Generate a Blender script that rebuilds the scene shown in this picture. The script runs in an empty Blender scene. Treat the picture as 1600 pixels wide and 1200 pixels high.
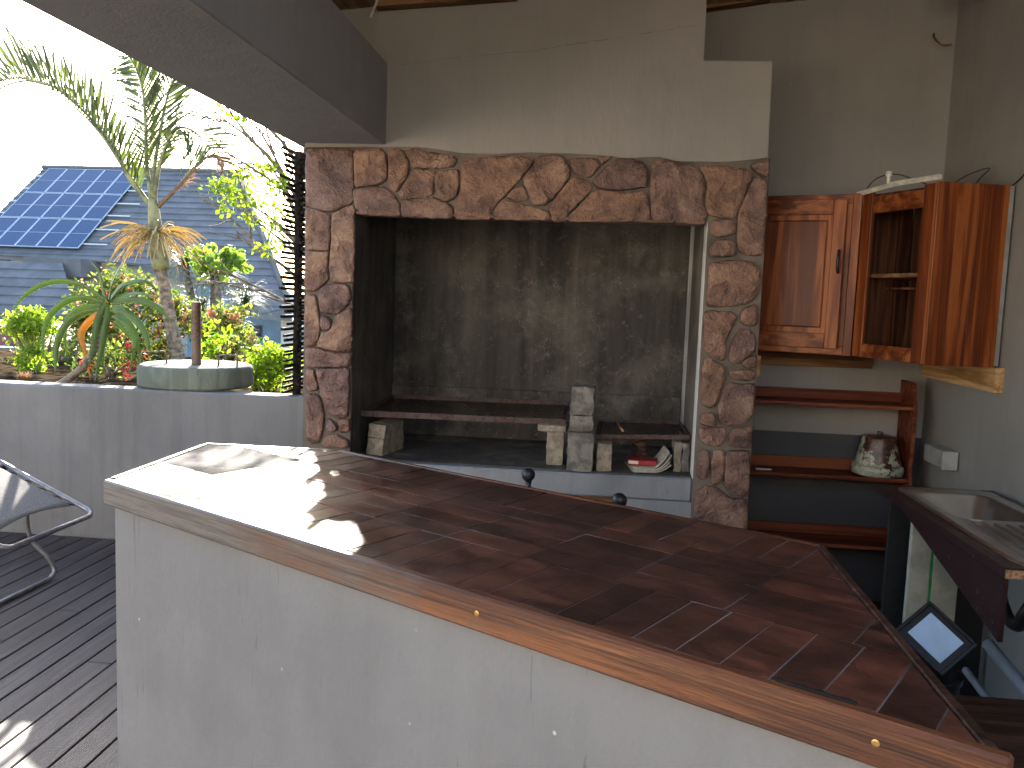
import bpy, bmesh, math, random
import numpy as np
from mathutils import Vector, Matrix

random.seed(7)
RNG = np.random.default_rng(11)
SC = bpy.context.scene
COL = SC.collection

# ------------------------------------------------------------------ camera
cam_d = bpy.data.cameras.new('camera')
cam = bpy.data.objects.new('camera', cam_d)
COL.objects.link(cam)
cam_d.sensor_width = 36.0
cam_d.lens = 30.15
cam_d.clip_start = 0.05
cam_d.clip_end = 2000.0
_R = Matrix(((0.99472666, -0.04565337, 0.09184029),
             (0.09594262, 0.09773124, -0.99057742),
             (0.03624753, 0.99416516, 0.10159598)))
cam.matrix_world = Matrix.Translation((0, 0, 1.6)) @ _R.to_4x4()
SC.camera = cam

# ------------------------------------------------------------------ sky, sun, exposure
SUN_AZ = math.radians(21.2)      # left of straight ahead (+Y)
SUN_EL = math.radians(21.6)
world = bpy.data.worlds.new('World')
SC.world = world
world.use_nodes = True
_nt = world.node_tree
_bg = _nt.nodes['Background']
_sky = _nt.nodes.new('ShaderNodeTexSky')
_sky.sky_type = 'NISHITA'
_sky.sun_disc = False
_sky.sun_elevation = SUN_EL
_sky.sun_rotation = -SUN_AZ
_sky.air_density = 1.0
_sky.dust_density = 1.6
_sky.ozone_density = 1.0
_nt.links.new(_sky.outputs[0], _bg.inputs['Color'])
_bg.inputs['Strength'].default_value = 0.15
sun_d = bpy.data.lights.new('sun', 'SUN')
sun_d.energy = 5.0
sun_d.angle = math.radians(0.53)
sun_d.color = (1.0, 0.93, 0.82)
sun = bpy.data.objects.new('sun', sun_d)
COL.objects.link(sun)
_sd = Vector((-math.sin(SUN_AZ) * math.cos(SUN_EL), math.cos(SUN_AZ) * math.cos(SUN_EL), math.sin(SUN_EL)))
sun.rotation_euler = _sd.to_track_quat('Z', 'Y').to_euler()
sun.location = (-8, 20, 12)
vs = SC.view_settings
vs.view_transform = 'Standard'
vs.look = 'None'
vs.exposure = 2.32
vs.gamma = 1.0
vs.use_curve_mapping = False
SC.cycles.use_denoising = True
SC.cycles.use_adaptive_sampling = True
SC.cycles.adaptive_threshold = 0.02
SC.cycles.max_bounces = 7
SC.cycles.diffuse_bounces = 4
SC.cycles.glossy_bounces = 3
SC.cycles.transmission_bounces = 3
SC.cycles.transparent_max_bounces = 4
SC.cycles.sample_clamp_indirect = 6.0
SC.cycles.caustics_reflective = False
SC.cycles.caustics_refractive = False

# ------------------------------------------------------------------ materials
def new_mat(name):
    m = bpy.data.materials.new(name)
    m.use_nodes = True
    nt = m.node_tree
    return m, nt, nt.nodes['Principled BSDF']

def nd(nt, kind, **kw):
    n = nt.nodes.new('ShaderNode' + kind)
    for k, v in kw.items():
        if k.startswith('_'):
            setattr(n, k[1:], v)
        else:
            key = k.replace('__', ' ')
            if key.isdigit():
                key = int(key)
            s = n.inputs[key]
            if hasattr(v, 'is_linked') or isinstance(v, bpy.types.NodeSocket):
                nt.links.new(v, s)
            else:
                s.default_value = v
    return n

def c4(c):
    return (c[0], c[1], c[2], 1.0)

def pos(nt, scale=(1, 1, 1), rotz=0.0, space='world'):
    if space == 'world':
        src = nd(nt, 'NewGeometry').outputs['Position']
    else:
        src = nd(nt, 'TexCoord').outputs['Object']
    mp = nd(nt, 'Mapping')
    nt.links.new(src, mp.inputs['Vector'])
    if rotz:
        r = nd(nt, 'VectorRotate', _rotation_type='Z_AXIS')
        nt.links.new(src, r.inputs['Vector'])
        r.inputs['Angle'].default_value = rotz
        nt.links.new(r.outputs[0], mp.inputs['Vector'])
    mp.inputs['Scale'].default_value = scale
    return mp.outputs[0]

def noise(nt, vec, scale, detail=4.0, rough=0.55, dist=0.0):
    n = nd(nt, 'TexNoise', Scale=scale, Detail=min(detail, 4.0), Roughness=rough, Distortion=dist)
    nt.links.new(vec, n.inputs['Vector'])
    return maprange(nt, n.outputs['Fac'], 0.29, 0.71)

def ramp(nt, fac, stops):
    r = nd(nt, 'ValToRGB')
    nt.links.new(fac, r.inputs[0])
    e = r.color_ramp.elements
    while len(e) < len(stops):
        e.new(0.5)
    for el, (p, c) in zip(e, stops):
        el.position = p
        el.color = c4(c) if not isinstance(c, (int, float)) else (c, c, c, 1)
    return r.outputs['Color']

def mix(nt, fac, a, b, mode='MIX'):
    m = nd(nt, 'Mix', _data_type='RGBA', _blend_type=mode)
    for idx, v in ((0, fac), (6, a), (7, b)):
        if isinstance(v, bpy.types.NodeSocket):
            nt.links.new(v, m.inputs[idx])
        else:
            m.inputs[idx].default_value = v if idx == 0 else c4(v)
    return m.outputs[2]

def maprange(nt, v, a, b, c=0.0, d=1.0):
    m = nd(nt, 'MapRange')
    nt.links.new(v, m.inputs[0])
    for i, x in zip((1, 2, 3, 4), (a, b, c, d)):
        m.inputs[i].default_value = x
    return m.outputs[0]

def bump(nt, bsdf, height, strength=0.3, dist=0.01, prev=None):
    b = nd(nt, 'Bump', Strength=strength, Distance=dist)
    nt.links.new(height, b.inputs['Height'])
    if prev is not None:
        nt.links.new(prev, b.inputs['Normal'])
    if bsdf is not None:
        nt.links.new(b.outputs[0], bsdf.inputs['Normal'])
    return b.outputs[0]

def setc(nt, bsdf, col):
    if isinstance(col, bpy.types.NodeSocket):
        nt.links.new(col, bsdf.inputs['Base Color'])
    else:
        bsdf.inputs['Base Color'].default_value = c4(col)

def plaster(name, col, stain=0.25, rough=0.8, relief=0.5, flecks=0.0, streak=0.3):
    m, nt, b = new_mat(name)
    p = pos(nt)
    big = noise(nt, p, 1.7, 5)
    d = tuple(x * (1 - stain) for x in col)
    l = tuple(min(1, x * (1 + stain * 0.6)) for x in col)
    c = ramp(nt, big, [(0.3, d), (0.5, col), (0.72, l)])
    st = noise(nt, pos(nt, (14, 14, 0.5)), 1.0, 5)
    c = mix(nt, maprange(nt, st, 0.52, 0.72, 0, streak), c, tuple(x * 0.55 for x in col))
    if flecks:
        v = nd(nt, 'TexVoronoi', Scale=16.0)
        nt.links.new(pos(nt), v.inputs['Vector'])
        gate = noise(nt, p, 2.3, 2)
        f1 = maprange(nt, v.outputs['Distance'], 0.05, 0.08, 1, 0)
        f2 = maprange(nt, gate, 0.58, 0.70, 0, flecks)
        mul = nd(nt, 'Math', _operation='MULTIPLY')
        nt.links.new(f1, mul.inputs[0]); nt.links.new(f2, mul.inputs[1])
        c = mix(nt, mul.outputs[0], c, (0.62, 0.62, 0.6))
        sc = noise(nt, pos(nt, (70, 70, 5)), 1.0, 3)
        c = mix(nt, maprange(nt, sc, 0.93, 1.0, 0, 0.5), c, tuple(x * 0.45 for x in col))
    setc(nt, b, c)
    b.inputs['Roughness'].default_value = rough
    hf = nd(nt, 'Math', _operation='MULTIPLY_ADD')
    nt.links.new(noise(nt, pos(nt, (1, 1, 0.3)), 70, 3, 0.6), hf.inputs[0])
    hf.inputs[1].default_value = 0.35
    nt.links.new(noise(nt, pos(nt, (1, 1, 0.6)), 5, 2), hf.inputs[2])
    bump(nt, b, hf.outputs[0], 0.3 * relief, 0.012)
    return m

def wood(name, dark, mid, light, rotz=0.0, along='X', scale=1.0, rough=0.45, coat=0.0, rnd=0.0, relief=0.3, fine=1.0):
    m, nt, b = new_mat(name)
    s = {'X': (1.3, 26, 26), 'Y': (26, 1.3, 26), 'Z': (26, 26, 1.3)}[along]
    s = tuple(q * scale for q in s)
    src = pos(nt, s, rotz)
    if rnd:
        oi = nd(nt, 'ObjectInfo')
        mu = nd(nt, 'VectorMath', _operation='MULTIPLY_ADD')
        comb = nd(nt, 'CombineXYZ')
        for i in range(3):
            nt.links.new(oi.outputs['Random'], comb.inputs[i])
        nt.links.new(comb.outputs[0], mu.inputs[0])
        mu.inputs[1].default_value = (37, 91, 53)
        nt.links.new(src, mu.inputs[2])
        src = mu.outputs[0]
    g = noise(nt, src, 1.0, 6, 0.6, 0.6)
    g2 = noise(nt, src, 5.0 * fine, 4, 0.7)
    c = ramp(nt, g, [(0.28, dark), (0.5, mid), (0.72, light)])
    c = mix(nt, maprange(nt, g2, 0.5, 1.0, 0, 0.45), c, dark)
    if rnd:
        oi = nd(nt, 'ObjectInfo')
        c = mix(nt, maprange(nt, oi.outputs['Random'], 0, 1, 0, rnd), c, dark)
    setc(nt, b, c)
    b.inputs['Roughness'].default_value = rough
    b.inputs['Coat Weight'].default_value = coat
    b.inputs['Specular IOR Level'].default_value = 0.18
    b.inputs['Coat Roughness'].default_value = 0.18
    bump(nt, b, g2, relief, 0.003)
    return m

def simple(name, col, rough=0.5, metal=0.0, var=0.15, nscale=20, relief=0.0, spec=None):
    m, nt, b = new_mat(name)
    n = noise(nt, pos(nt), nscale, 4)
    c = ramp(nt, n, [(0.3, tuple(x * (1 - var) for x in col)), (0.7, tuple(min(1, x * (1 + var)) for x in col))])
    setc(nt, b, c)
    b.inputs['Roughness'].default_value = rough
    b.inputs['Metallic'].default_value = metal
    if spec is not None:
        b.inputs['Specular IOR Level'].default_value = spec
    if relief:
        bump(nt, b, noise(nt, pos(nt), nscale * 3, 4), relief, 0.004)
    return m

def rusty(name, base, rust, amount=0.5, scale=14, rough=0.7, metal=0.0):
    m, nt, b = new_mat(name)
    n = noise(nt, pos(nt), scale, 6, 0.65)
    n2 = noise(nt, pos(nt), scale * 5, 3)
    r = ramp(nt, n2, [(0.3, tuple(x * 0.45 for x in rust)), (0.7, rust)])
    c = mix(nt, maprange(nt, n, amount - 0.03, amount + 0.03, 0, 1), r, base)
    setc(nt, b, c)
    b.inputs['Roughness'].default_value = rough
    b.inputs['Metallic'].default_value = metal
    bump(nt, b, n2, 0.5, 0.003)
    return m

def stone_mat():
    m, nt, b = new_mat('sandstone')
    p = pos(nt)
    oi = nd(nt, 'ObjectInfo')
    n1 = noise(nt, p, 7, 6, 0.65, 0.4)
    n2 = noise(nt, p, 26, 6, 0.7, 0.8)
    c = ramp(nt, n1, [(0.08, (0.125, 0.078, 0.066)), (0.42, (0.21, 0.130, 0.103)), (0.62, (0.28, 0.172, 0.128)), (0.95, (0.38, 0.265, 0.20))])
    tint = ramp(nt, oi.outputs['Random'], [(0.0, (0.78, 0.74, 0.8)), (0.35, (1.0, 0.92, 0.9)), (0.7, (1.1, 0.98, 0.86)), (1.0, (1.2, 1.15, 1.02))])
    c = mix(nt, 1.0, c, tint, 'MULTIPLY')
    c = mix(nt, maprange(nt, n2, 0.68, 0.95, 0, 0.5), c, (0.075, 0.052, 0.044))
    n3 = noise(nt, p, 90, 3, 0.6)
    c = mix(nt, maprange(nt, n3, 0.8, 0.95, 0, 0.5), c, (0.42, 0.34, 0.27))
    setc(nt, b, c)
    b.inputs['Roughness'].default_value = 0.62
    rd = nd(nt, 'TexNoise', Scale=11.0, Detail=7.0, Roughness=0.6, Distortion=1.2, _noise_type='RIDGED_MULTIFRACTAL')
    rd.inputs['Detail'].default_value = 4.0
    nt.links.new(p, rd.inputs['Vector'])
    h1 = nd(nt, 'Math', _operation='MULTIPLY_ADD')
    nt.links.new(rd.outputs['Fac'], h1.inputs[0]); h1.inputs[1].default_value = 0.22
    nt.links.new(n1, h1.inputs[2])
    h2 = nd(nt, 'Math', _operation='MULTIPLY_ADD')
    nt.links.new(n2, h2.inputs[0]); h2.inputs[1].default_value = 0.38
    nt.links.new(h1.outputs[0], h2.inputs[2])
    bump(nt, b, h2.outputs[0], 0.9, 0.028)
    return m

def soot_mat(name, light=1.0, blue=0.0):
    m, nt, b = new_mat(name)
    p = pos(nt)
    v = noise(nt, pos(nt, (5, 5, 0.5)), 1.0, 7, 0.66, 0.3)
    n = noise(nt, p, 2.4, 6, 0.62)
    f = noise(nt, p, 30, 5, 0.65)
    c = ramp(nt, v, [(0.1, (0.030, 0.026, 0.024)), (0.5, (0.062, 0.054, 0.047)), (0.95, (0.115, 0.102, 0.084))])
    c = mix(nt, maprange(nt, n, 0.45, 1.0, 0, 0.65), c, (0.19 * light, 0.17 * light, 0.138 * light))
    c = mix(nt, maprange(nt, f, 0.7, 1.0, 0, 0.35), c, (0.24 * light, 0.22 * light, 0.18 * light))
    vo = nd(nt, 'TexVoronoi', Scale=3.1, _feature='DISTANCE_TO_EDGE')
    wv = nd(nt, 'VectorMath', _operation='ADD')
    nz = nd(nt, 'TexNoise', Scale=4.0, Detail=4.0)
    nt.links.new(p, nz.inputs['Vector'])
    nt.links.new(p, wv.inputs[0]); nt.links.new(nz.outputs['Color'], wv.inputs[1])
    nt.links.new(wv.outputs[0], vo.inputs['Vector'])
    crack = maprange(nt, vo.outputs['Distance'], 0.0, 0.012, 1, 0)
    gate = maprange(nt, n, 0.5, 0.56, 0, 0.55)
    mul = nd(nt, 'Math', _operation='MULTIPLY')
    nt.links.new(crack, mul.inputs[0]); nt.links.new(gate, mul.inputs[1])
    c = mix(nt, mul.outputs[0], c, (0.26, 0.245, 0.2))
    setc(nt, b, c)
    b.inputs['Roughness'].default_value = 0.85
    h = bump(nt, None, f, 0.45, 0.008)
    bump(nt, b, mul.outputs[0], 0.4, 0.006, h)
    return m

def tile_mat():
    m, nt, b = new_mat('stained_tile')
    oi = nd(nt, 'ObjectInfo')
    ang = -0.5551
    p = pos(nt, (6, 14, 6), -ang)
    n = noise(nt, p, 1.0, 6, 0.6, 0.5)
    n2 = noise(nt, pos(nt), 60, 4, 0.6)
    c = ramp(nt, n, [(0.15, (0.024, 0.010, 0.008)), (0.5, (0.052, 0.020, 0.015)), (0.85, (0.098, 0.036, 0.025))])
    t = ramp(nt, oi.outputs['Random'], [(0.0, (0.62, 0.64, 0.70)), (0.45, (0.9, 0.92, 0.94)), (0.8, (1.18, 1.14, 1.1)), (1.0, (1.6, 1.45, 1.3))])
    c = mix(nt, 1.0, c, t, 'MULTIPLY')
    c = mix(nt, maprange(nt, n2, 0.8, 1.0, 0, 0.25), c, (0.22, 0.15, 0.12))
    setc(nt, b, c)
    r = noise(nt, pos(nt), 8, 4)
    nt.links.new(maprange(nt, r, 0.2, 0.8, 0.28, 0.46), b.inputs['Roughness'])
    b.inputs['Specular IOR Level'].default_value = 0.34
    bump(nt, b, n2, 0.18, 0.002)
    return m

def edging_mat():
    # varnished orange timber that has weathered grey towards the open end
    m, nt, b = new_mat('edging_timber')
    ang = -0.5551
    src = pos(nt, (1.2, 40, 40), -ang)
    g = noise(nt, src, 1.0, 6, 0.62, 0.5)
    g2 = noise(nt, src, 4.0, 5, 0.7)
    c = ramp(nt, g, [(0.1, (0.038, 0.013, 0.007)), (0.5, (0.115, 0.038, 0.015)), (0.9, (0.235, 0.09, 0.033))])
    c = mix(nt, maprange(nt, g2, 0.5, 0.72, 0, 0.55), c, (0.05, 0.022, 0.013))
    grey = ramp(nt, g2, [(0.3, (0.075, 0.066, 0.058)), (0.7, (0.15, 0.135, 0.118))])
    sx = nd(nt, 'SeparateXYZ')
    nt.links.new(pos(nt), sx.inputs[0])
    w = nd(nt, 'Math', _operation='ADD')
    nt.links.new(sx.outputs[0], w.inputs[0])
    nt.links.new(maprange(nt, noise(nt, pos(nt), 5, 4), 0.2, 0.8, -0.25, 0.25), w.inputs[1])
    c = mix(nt, maprange(nt, w.outputs[0], -0.85, -0.15, 0.92, 0), c, grey)
    setc(nt, b, c)
    b.inputs['Roughness'].default_value = 0.42
    bump(nt, b, g2, 0.3, 0.002)
    return m

def leaf_mat(name, stops, trans=0.5, rough=0.5):
    m, nt, b = new_mat(name)
    g = nd(nt, 'NewGeometry')
    c = ramp(nt, g.outputs['Random Per Island'], stops)
    setc(nt, b, c)
    b.inputs['Roughness'].default_value = rough
    t = nd(nt, 'BsdfTranslucent')
    gm = nd(nt, 'HueSaturation', Saturation=1.1, Value=1.7)
    nt.links.new(c, gm.inputs['Color'])
    nt.links.new(gm.outputs[0], t.inputs['Color'])
    ms = nd(nt, 'MixShader', Fac=trans)
    nt.links.new(b.outputs[0], ms.inputs[1])
    nt.links.new(t.outputs[0], ms.inputs[2])
    nt.links.new(ms.outputs[0], nt.nodes['Material Output'].inputs['Surface'])
    return m

def deck_mat():
    m, nt, b = new_mat('deck_timber')
    oi = nd(nt, 'ObjectInfo')
    src = pos(nt, (30, 1.6, 30))
    mu = nd(nt, 'VectorMath', _operation='ADD')
    comb = nd(nt, 'CombineXYZ')
    nt.links.new(maprange(nt, oi.outputs['Random'], 0, 1, 0, 90), comb.inputs[1])
    nt.links.new(src, mu.inputs[0]); nt.links.new(comb.outputs[0], mu.inputs[1])
    g = noise(nt, mu.outputs[0], 1.0, 6, 0.62, 0.4)
    c = ramp(nt, g, [(0.2, (0.028, 0.021, 0.021)), (0.52, (0.052, 0.040, 0.040)), (0.85, (0.095, 0.080, 0.080))])
    c = mix(nt, maprange(nt, oi.outputs['Random'], 0, 1, 0, 0.5), c, (0.075, 0.055, 0.05))
    sp = noise(nt, pos(nt), 26, 4, 0.7)
    c = mix(nt, maprange(nt, sp, 0.9, 1.0, 0, 0.4), c, (0.32, 0.31, 0.30))
    setc(nt, b, c)
    b.inputs['Roughness'].default_value = 0.5
    w = nd(nt, 'TexWave', Scale=33.0, Distortion=0.0, _bands_direction='X')
    nt.links.new(pos(nt), w.inputs['Vector'])
    h = bump(nt, None, w.outputs['Fac'], 0.5, 0.002)
    bump(nt, b, g, 0.25, 0.003, h)
    return m

def pot_mat():
    m, nt, b = new_mat('rusted_enamel')
    p = pos(nt)
    sx = nd(nt, 'SeparateXYZ'); nt.links.new(p, sx.inputs[0])
    n = noise(nt, p, 11, 6, 0.7)
    a = nd(nt, 'Math', _operation='ADD')
    nt.links.new(maprange(nt, sx.outputs[2], 0.64, 0.84, -0.25, 0.30), a.inputs[0])
    nt.links.new(n, a.inputs[1])
    fine = noise(nt, p, 60, 4)
    rust = ramp(nt, fine, [(0.3, (0.018, 0.008, 0.006)), (0.7, (0.09, 0.032, 0.015))])
    enamel = ramp(nt, fine, [(0.3, (0.28, 0.31, 0.24)), (0.7, (0.46, 0.47, 0.37))])
    edge = maprange(nt, a.outputs[0], 0.47, 0.53, 0, 1)
    c = mix(nt, edge, enamel, rust)
    c = mix(nt, maprange(nt, noise(nt, p, 32, 5, 0.7), 0.68, 0.78, 0, 0.85), c, (0.20, 0.085, 0.03))
    setc(nt, b, c)
    b.inputs['Roughness'].default_value = 0.35
    bump(nt, b, edge, 0.3, 0.003)
    return m

def panel_mat():
    m, nt, b = new_mat('solar_cells')
    br = nd(nt, 'TexBrick', Color1=c4((0.008, 0.044, 0.118)), Color2=c4((0.010, 0.052, 0.135)), Mortar=c4((0.03, 0.085, 0.19)), Scale=1.0)
    br.offset = 0.0
    br.inputs['Mortar Size'].default_value = 0.012
    br.inputs['Brick Width'].default_value = 0.166
    br.inputs['Row Height'].default_value = 0.166
    nt.links.new(pos(nt, (1, 1.25, 0)), br.inputs['Vector'])
    setc(nt, b, br.outputs['Color'])
    b.inputs['Roughness'].default_value = 0.2
    b.inputs['Specular IOR Level'].default_value = 0.25
    return m

MAT = {}
PAINT = (0.265, 0.258, 0.248)
MAT['paint'] = plaster('grey_paint', (0.285, 0.262, 0.236), 0.06, 0.82, 0.8, streak=0.05)
MAT['paint_beam'] = plaster('grey_paint_beam', (0.285, 0.283, 0.292), 0.06, 0.82, 0.8, streak=0.05)  # chimney's paint again, with the bluish light on the beam tinted in
MAT['paint_in'] = plaster('grey_paint_inside', (0.265, 0.245, 0.225), 0.08, 0.8, 0.5, flecks=0.25, streak=0.08)
MAT['paint_bar'] = plaster('grey_paint_bar', (0.196, 0.196, 0.200), 0.10, 0.75, 1.0, flecks=0.7, streak=0.06)  # same paint as the chimney; cooler light on the bar put into its colour
MAT['paint_parapet'] = plaster('grey_paint_parapet', (0.200, 0.197, 0.195), 0.10, 0.85, 0.9, streak=0.22)
MAT['paint_hearth'] = plaster('grey_paint_hearth', (0.24, 0.25, 0.265), 0.2, 0.6, 0.9, streak=0.2)
MAT['reveal'] = plaster('pale_reveal', (0.66, 0.65, 0.62), 0.3, 0.75, 0.8, streak=0.55)
MAT['soot'] = soot_mat('sooty_plaster')
MAT['soot_floor'] = soot_mat('ashy_slab', 1.5)
MAT['mortar'] = plaster('mortar', (0.145, 0.118, 0.095), 0.45, 0.9, 1.6, streak=0.1)
MAT['stone'] = stone_mat()
MAT['tile'] = tile_mat()
MAT['grout'] = plaster('grout', (0.17, 0.155, 0.15), 0.85, 0.9, 1.0, flecks=0.0)
MAT['edging'] = edging_mat()
MAT['deck'] = deck_mat()
MAT['dark'] = simple('dark_void', (0.02, 0.019, 0.018), 0.9)
MAT['cab'] = wood('cabinet_timber', (0.095, 0.021, 0.006), (0.21, 0.052, 0.012), (0.35, 0.108, 0.028), along='Z', scale=0.55, rough=0.42, coat=0.08, rnd=0.25)
MAT['cabh'] = wood('cabinet_timber_rail', (0.09, 0.020, 0.006), (0.20, 0.052, 0.013), (0.34, 0.108, 0.03), along='X', scale=0.55, rough=0.42, coat=0.08, rnd=0.25)
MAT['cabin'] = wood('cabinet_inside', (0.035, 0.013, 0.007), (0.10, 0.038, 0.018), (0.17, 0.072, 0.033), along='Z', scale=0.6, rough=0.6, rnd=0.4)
MAT['shelfwood'] = wood('bookcase_timber', (0.08, 0.018, 0.009), (0.165, 0.040, 0.018), (0.22, 0.064, 0.028), along='X', scale=0.7, rough=0.5, rnd=0.2)
MAT['pine'] = wood('raw_pine', (0.30, 0.15, 0.055), (0.47, 0.27, 0.11), (0.58, 0.37, 0.18), along='Y', scale=0.8, rough=0.7, rnd=0.1)
MAT['pinex'] = wood('brown_batten', (0.10, 0.045, 0.02), (0.19, 0.09, 0.04), (0.28, 0.15, 0.07), along='X', scale=0.8, rough=0.7, rnd=0.1)
MAT['ceiling'] = wood('ceiling_timber', (0.26, 0.14, 0.07), (0.40, 0.25, 0.13), (0.5, 0.34, 0.20), along='Y', scale=0.6, rough=0.6, rnd=0.3)
MAT['rust'] = rusty('rusted_steel', (0.10, 0.075, 0.07), (0.13, 0.07, 0.05), 0.5, 25, 0.75, 0.25)
MAT['mesh'] = rusty('rusted_mesh', (0.045, 0.033, 0.03), (0.06, 0.035, 0.027), 0.5, 25, 0.7, 0.3)
MAT['brick'] = simple('cement_brick', (0.31, 0.265, 0.20), 0.95, 0, 0.22, 22, 0.8)
MAT['brickdark'] = simple('sooty_brick', (0.20, 0.18, 0.155), 0.95, 0, 0.32, 16, 1.0)
MAT['black'] = simple('black_iron', (0.016, 0.016, 0.018), 0.38, 0.0)
MAT['blackplastic'] = simple('black_plastic', (0.012, 0.012, 0.013), 0.35)
MAT['steel'] = simple('stainless_steel', (0.74, 0.75, 0.76), 0.30, 1.0, 0.06, 8)
MAT['laminate'] = rusty('maroon_laminate', (0.035, 0.016, 0.018), (0.14, 0.09, 0.08), 0.16, 18, 0.22)
MAT['chip'] = simple('chipboard', (0.36, 0.21, 0.11), 0.9, 0, 0.4, 120)
MAT['darkwood'] = wood('dark_worktop', (0.020, 0.010, 0.008), (0.040, 0.019, 0.014), (0.07, 0.034, 0.024), along='X', rough=0.45)
MAT['cream'] = simple('cream_board', (0.50, 0.47, 0.37), 0.7, 0, 0.15, 9)
MAT['green'] = simple('green_tape', (0.06, 0.36, 0.10), 0.5)
MAT['glass_pale'] = simple('floodlight_glass', (0.42, 0.60, 0.82), 0.12, 0, 0.08, 6)  # sky's blue reflection painted into the glass colour
MAT['pvc'] = simple('grey_pipe', (0.26, 0.28, 0.31), 0.4, 0, 0.08)
MAT['concrete'] = plaster('weathered_concrete', (0.19, 0.215, 0.17), 0.4, 0.95, 1.6, streak=0.5)
MAT['pole'] = rusty('brown_pipe', (0.16, 0.10, 0.075), (0.17, 0.085, 0.05), 0.45, 12, 0.55)
MAT['latte'] = wood('dark_stick', (0.010, 0.008, 0.007), (0.024, 0.018, 0.015), (0.04, 0.03, 0.025), along='Y', rough=0.8)
MAT['soil'] = simple('garden_soil', (0.055, 0.040, 0.026), 0.95, 0, 0.5, 9, 0.6, spec=0.0)
MAT['grass'] = simple('distant_grass', (0.09, 0.11, 0.045), 0.95, 0, 0.5, 0.6, 0.3)
MAT['tube'] = simple('grey_tube', (0.30, 0.29, 0.30), 0.35, 0.6, 0.15, 30)
MAT['fabric'] = simple('grey_sling', (0.20, 0.19, 0.18), 0.9, 0, 0.2, 160, 0.4)
MAT['cord'] = simple('dark_cord', (0.03, 0.03, 0.04), 0.7)
MAT['eyelet'] = simple('eyelet_metal', (0.6, 0.6, 0.6), 0.3, 0.9)
MAT['roof'] = simple('slate_tile', (0.135, 0.133, 0.140), 0.7, 0, 0.14, 1.2, 0.3)
MAT['roofedge'] = simple('roof_fascia', (0.17, 0.16, 0.155), 0.75, 0, 0.1, 1.0)
MAT['bluewall'] = plaster('blue_wall', (0.20, 0.29, 0.38), 0.12, 0.85, 0.3, streak=0.1)
MAT['creamwall'] = plaster('cream_wall', (0.62, 0.56, 0.48), 0.1, 0.85, 0.3, streak=0.1)
MAT['pane'] = simple('window_pane', (0.03, 0.035, 0.045), 0.1)
MAT['frame'] = simple('window_frame', (0.10, 0.07, 0.06), 0.6)
MAT['panel'] = panel_mat()
MAT['alu'] = simple('aluminium', (0.55, 0.60, 0.68), 0.4, 0.5, 0.05)
MAT['redroof'] = simple('red_roof', (0.20, 0.07, 0.06), 0.8, 0, 0.2, 3)
MAT['pot'] = pot_mat()
MAT['paper'] = simple('newsprint', (0.50, 0.47, 0.38), 0.9, 0, 0.12, 40)
MAT['redbox'] = simple('red_card', (0.36, 0.025, 0.025), 0.5, 0, 0.2, 20)
MAT['brownpaper'] = simple('brown_paper', (0.16, 0.085, 0.06), 0.9, 0, 0.3, 25)
MAT['white'] = simple('white_paint', (0.62, 0.58, 0.50), 0.6, 0, 0.2, 15)
MAT['brass'] = simple('brass_screw', (0.60, 0.40, 0.15), 0.35, 1.0, 0.1)
MAT['dado_shade'] = plaster('dado_shade_paint', (0.055, 0.055, 0.060), 0.1, 0.7, 0.5, streak=0.1)
MAT['bounce_paving'] = plaster('pale_bounce_paving', (0.50, 0.46, 0.40), 0.15, 0.8, 0.6, streak=0.0)
MAT['floor'] = simple('dark_floor', (0.045, 0.043, 0.042), 0.7, 0, 0.25, 4)
MAT['lid'] = simple('grey_lid', (0.36, 0.35, 0.33), 0.5, 0, 0.1, 10)
MAT['greybox'] = simple('grey_box', (0.30, 0.29, 0.27), 0.55, 0, 0.15, 10)
MAT['cable'] = simple('black_cable', (0.012, 0.012, 0.012), 0.5)
MAT['bark'] = simple('grey_bark', (0.20, 0.16, 0.12), 0.9, 0, 0.35, 22, 0.8)
MAT['palmbark'] = simple('palm_trunk', (0.27, 0.205, 0.14), 0.9, 0, 0.4, 18, 0.9)
MAT['shaft'] = simple('palm_crownshaft', (0.21, 0.20, 0.09), 0.6, 0, 0.45, 9, 0.3)
MAT['aloe'] = leaf_mat('aloe_leaf', [(0.0, (0.12, 0.185, 0.055)), (1.0, (0.19, 0.27, 0.08))], 0.3, 0.4)
MAT['aloeyellow'] = leaf_mat('aloe_leaf_yellowed', [(0.0, (0.50, 0.26, 0.05)), (1.0, (0.55, 0.32, 0.08))], 0.25, 0.5)
MAT['spike'] = simple('aloe_tooth', (0.55, 0.58, 0.35), 0.6)
MAT['palm'] = leaf_mat('palm_leaflet', [(0.0, (0.040, 0.052, 0.030)), (0.7, (0.075, 0.105, 0.035)), (1.0, (0.16, 0.21, 0.04))], 0.22)
MAT['palmdry'] = leaf_mat('dry_leaflet', [(0.0, (0.12, 0.075, 0.05)), (1.0, (0.26, 0.17, 0.11))], 0.3)
MAT['strand'] = leaf_mat('flower_strand', [(0.0, (0.42, 0.29, 0.10)), (1.0, (0.64, 0.52, 0.26))], 0.3)
MAT['leaf_bright'] = leaf_mat('bright_leaf', [(0.0, (0.12, 0.20, 0.025)), (0.5, (0.20, 0.30, 0.035)), (1.0, (0.32, 0.38, 0.06))], 0.55)
MAT['leaf_mid'] = leaf_mat('mid_leaf', [(0.0, (0.035, 0.06, 0.02)), (0.5, (0.10, 0.15, 0.03)), (1.0, (0.27, 0.29, 0.055))], 0.45)
MAT['leaf_papaya'] = leaf_mat('papaya_leaf', [(0.0, (0.10, 0.17, 0.035)), (0.6, (0.19, 0.29, 0.045)), (1.0, (0.30, 0.38, 0.07))], 0.55)
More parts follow.
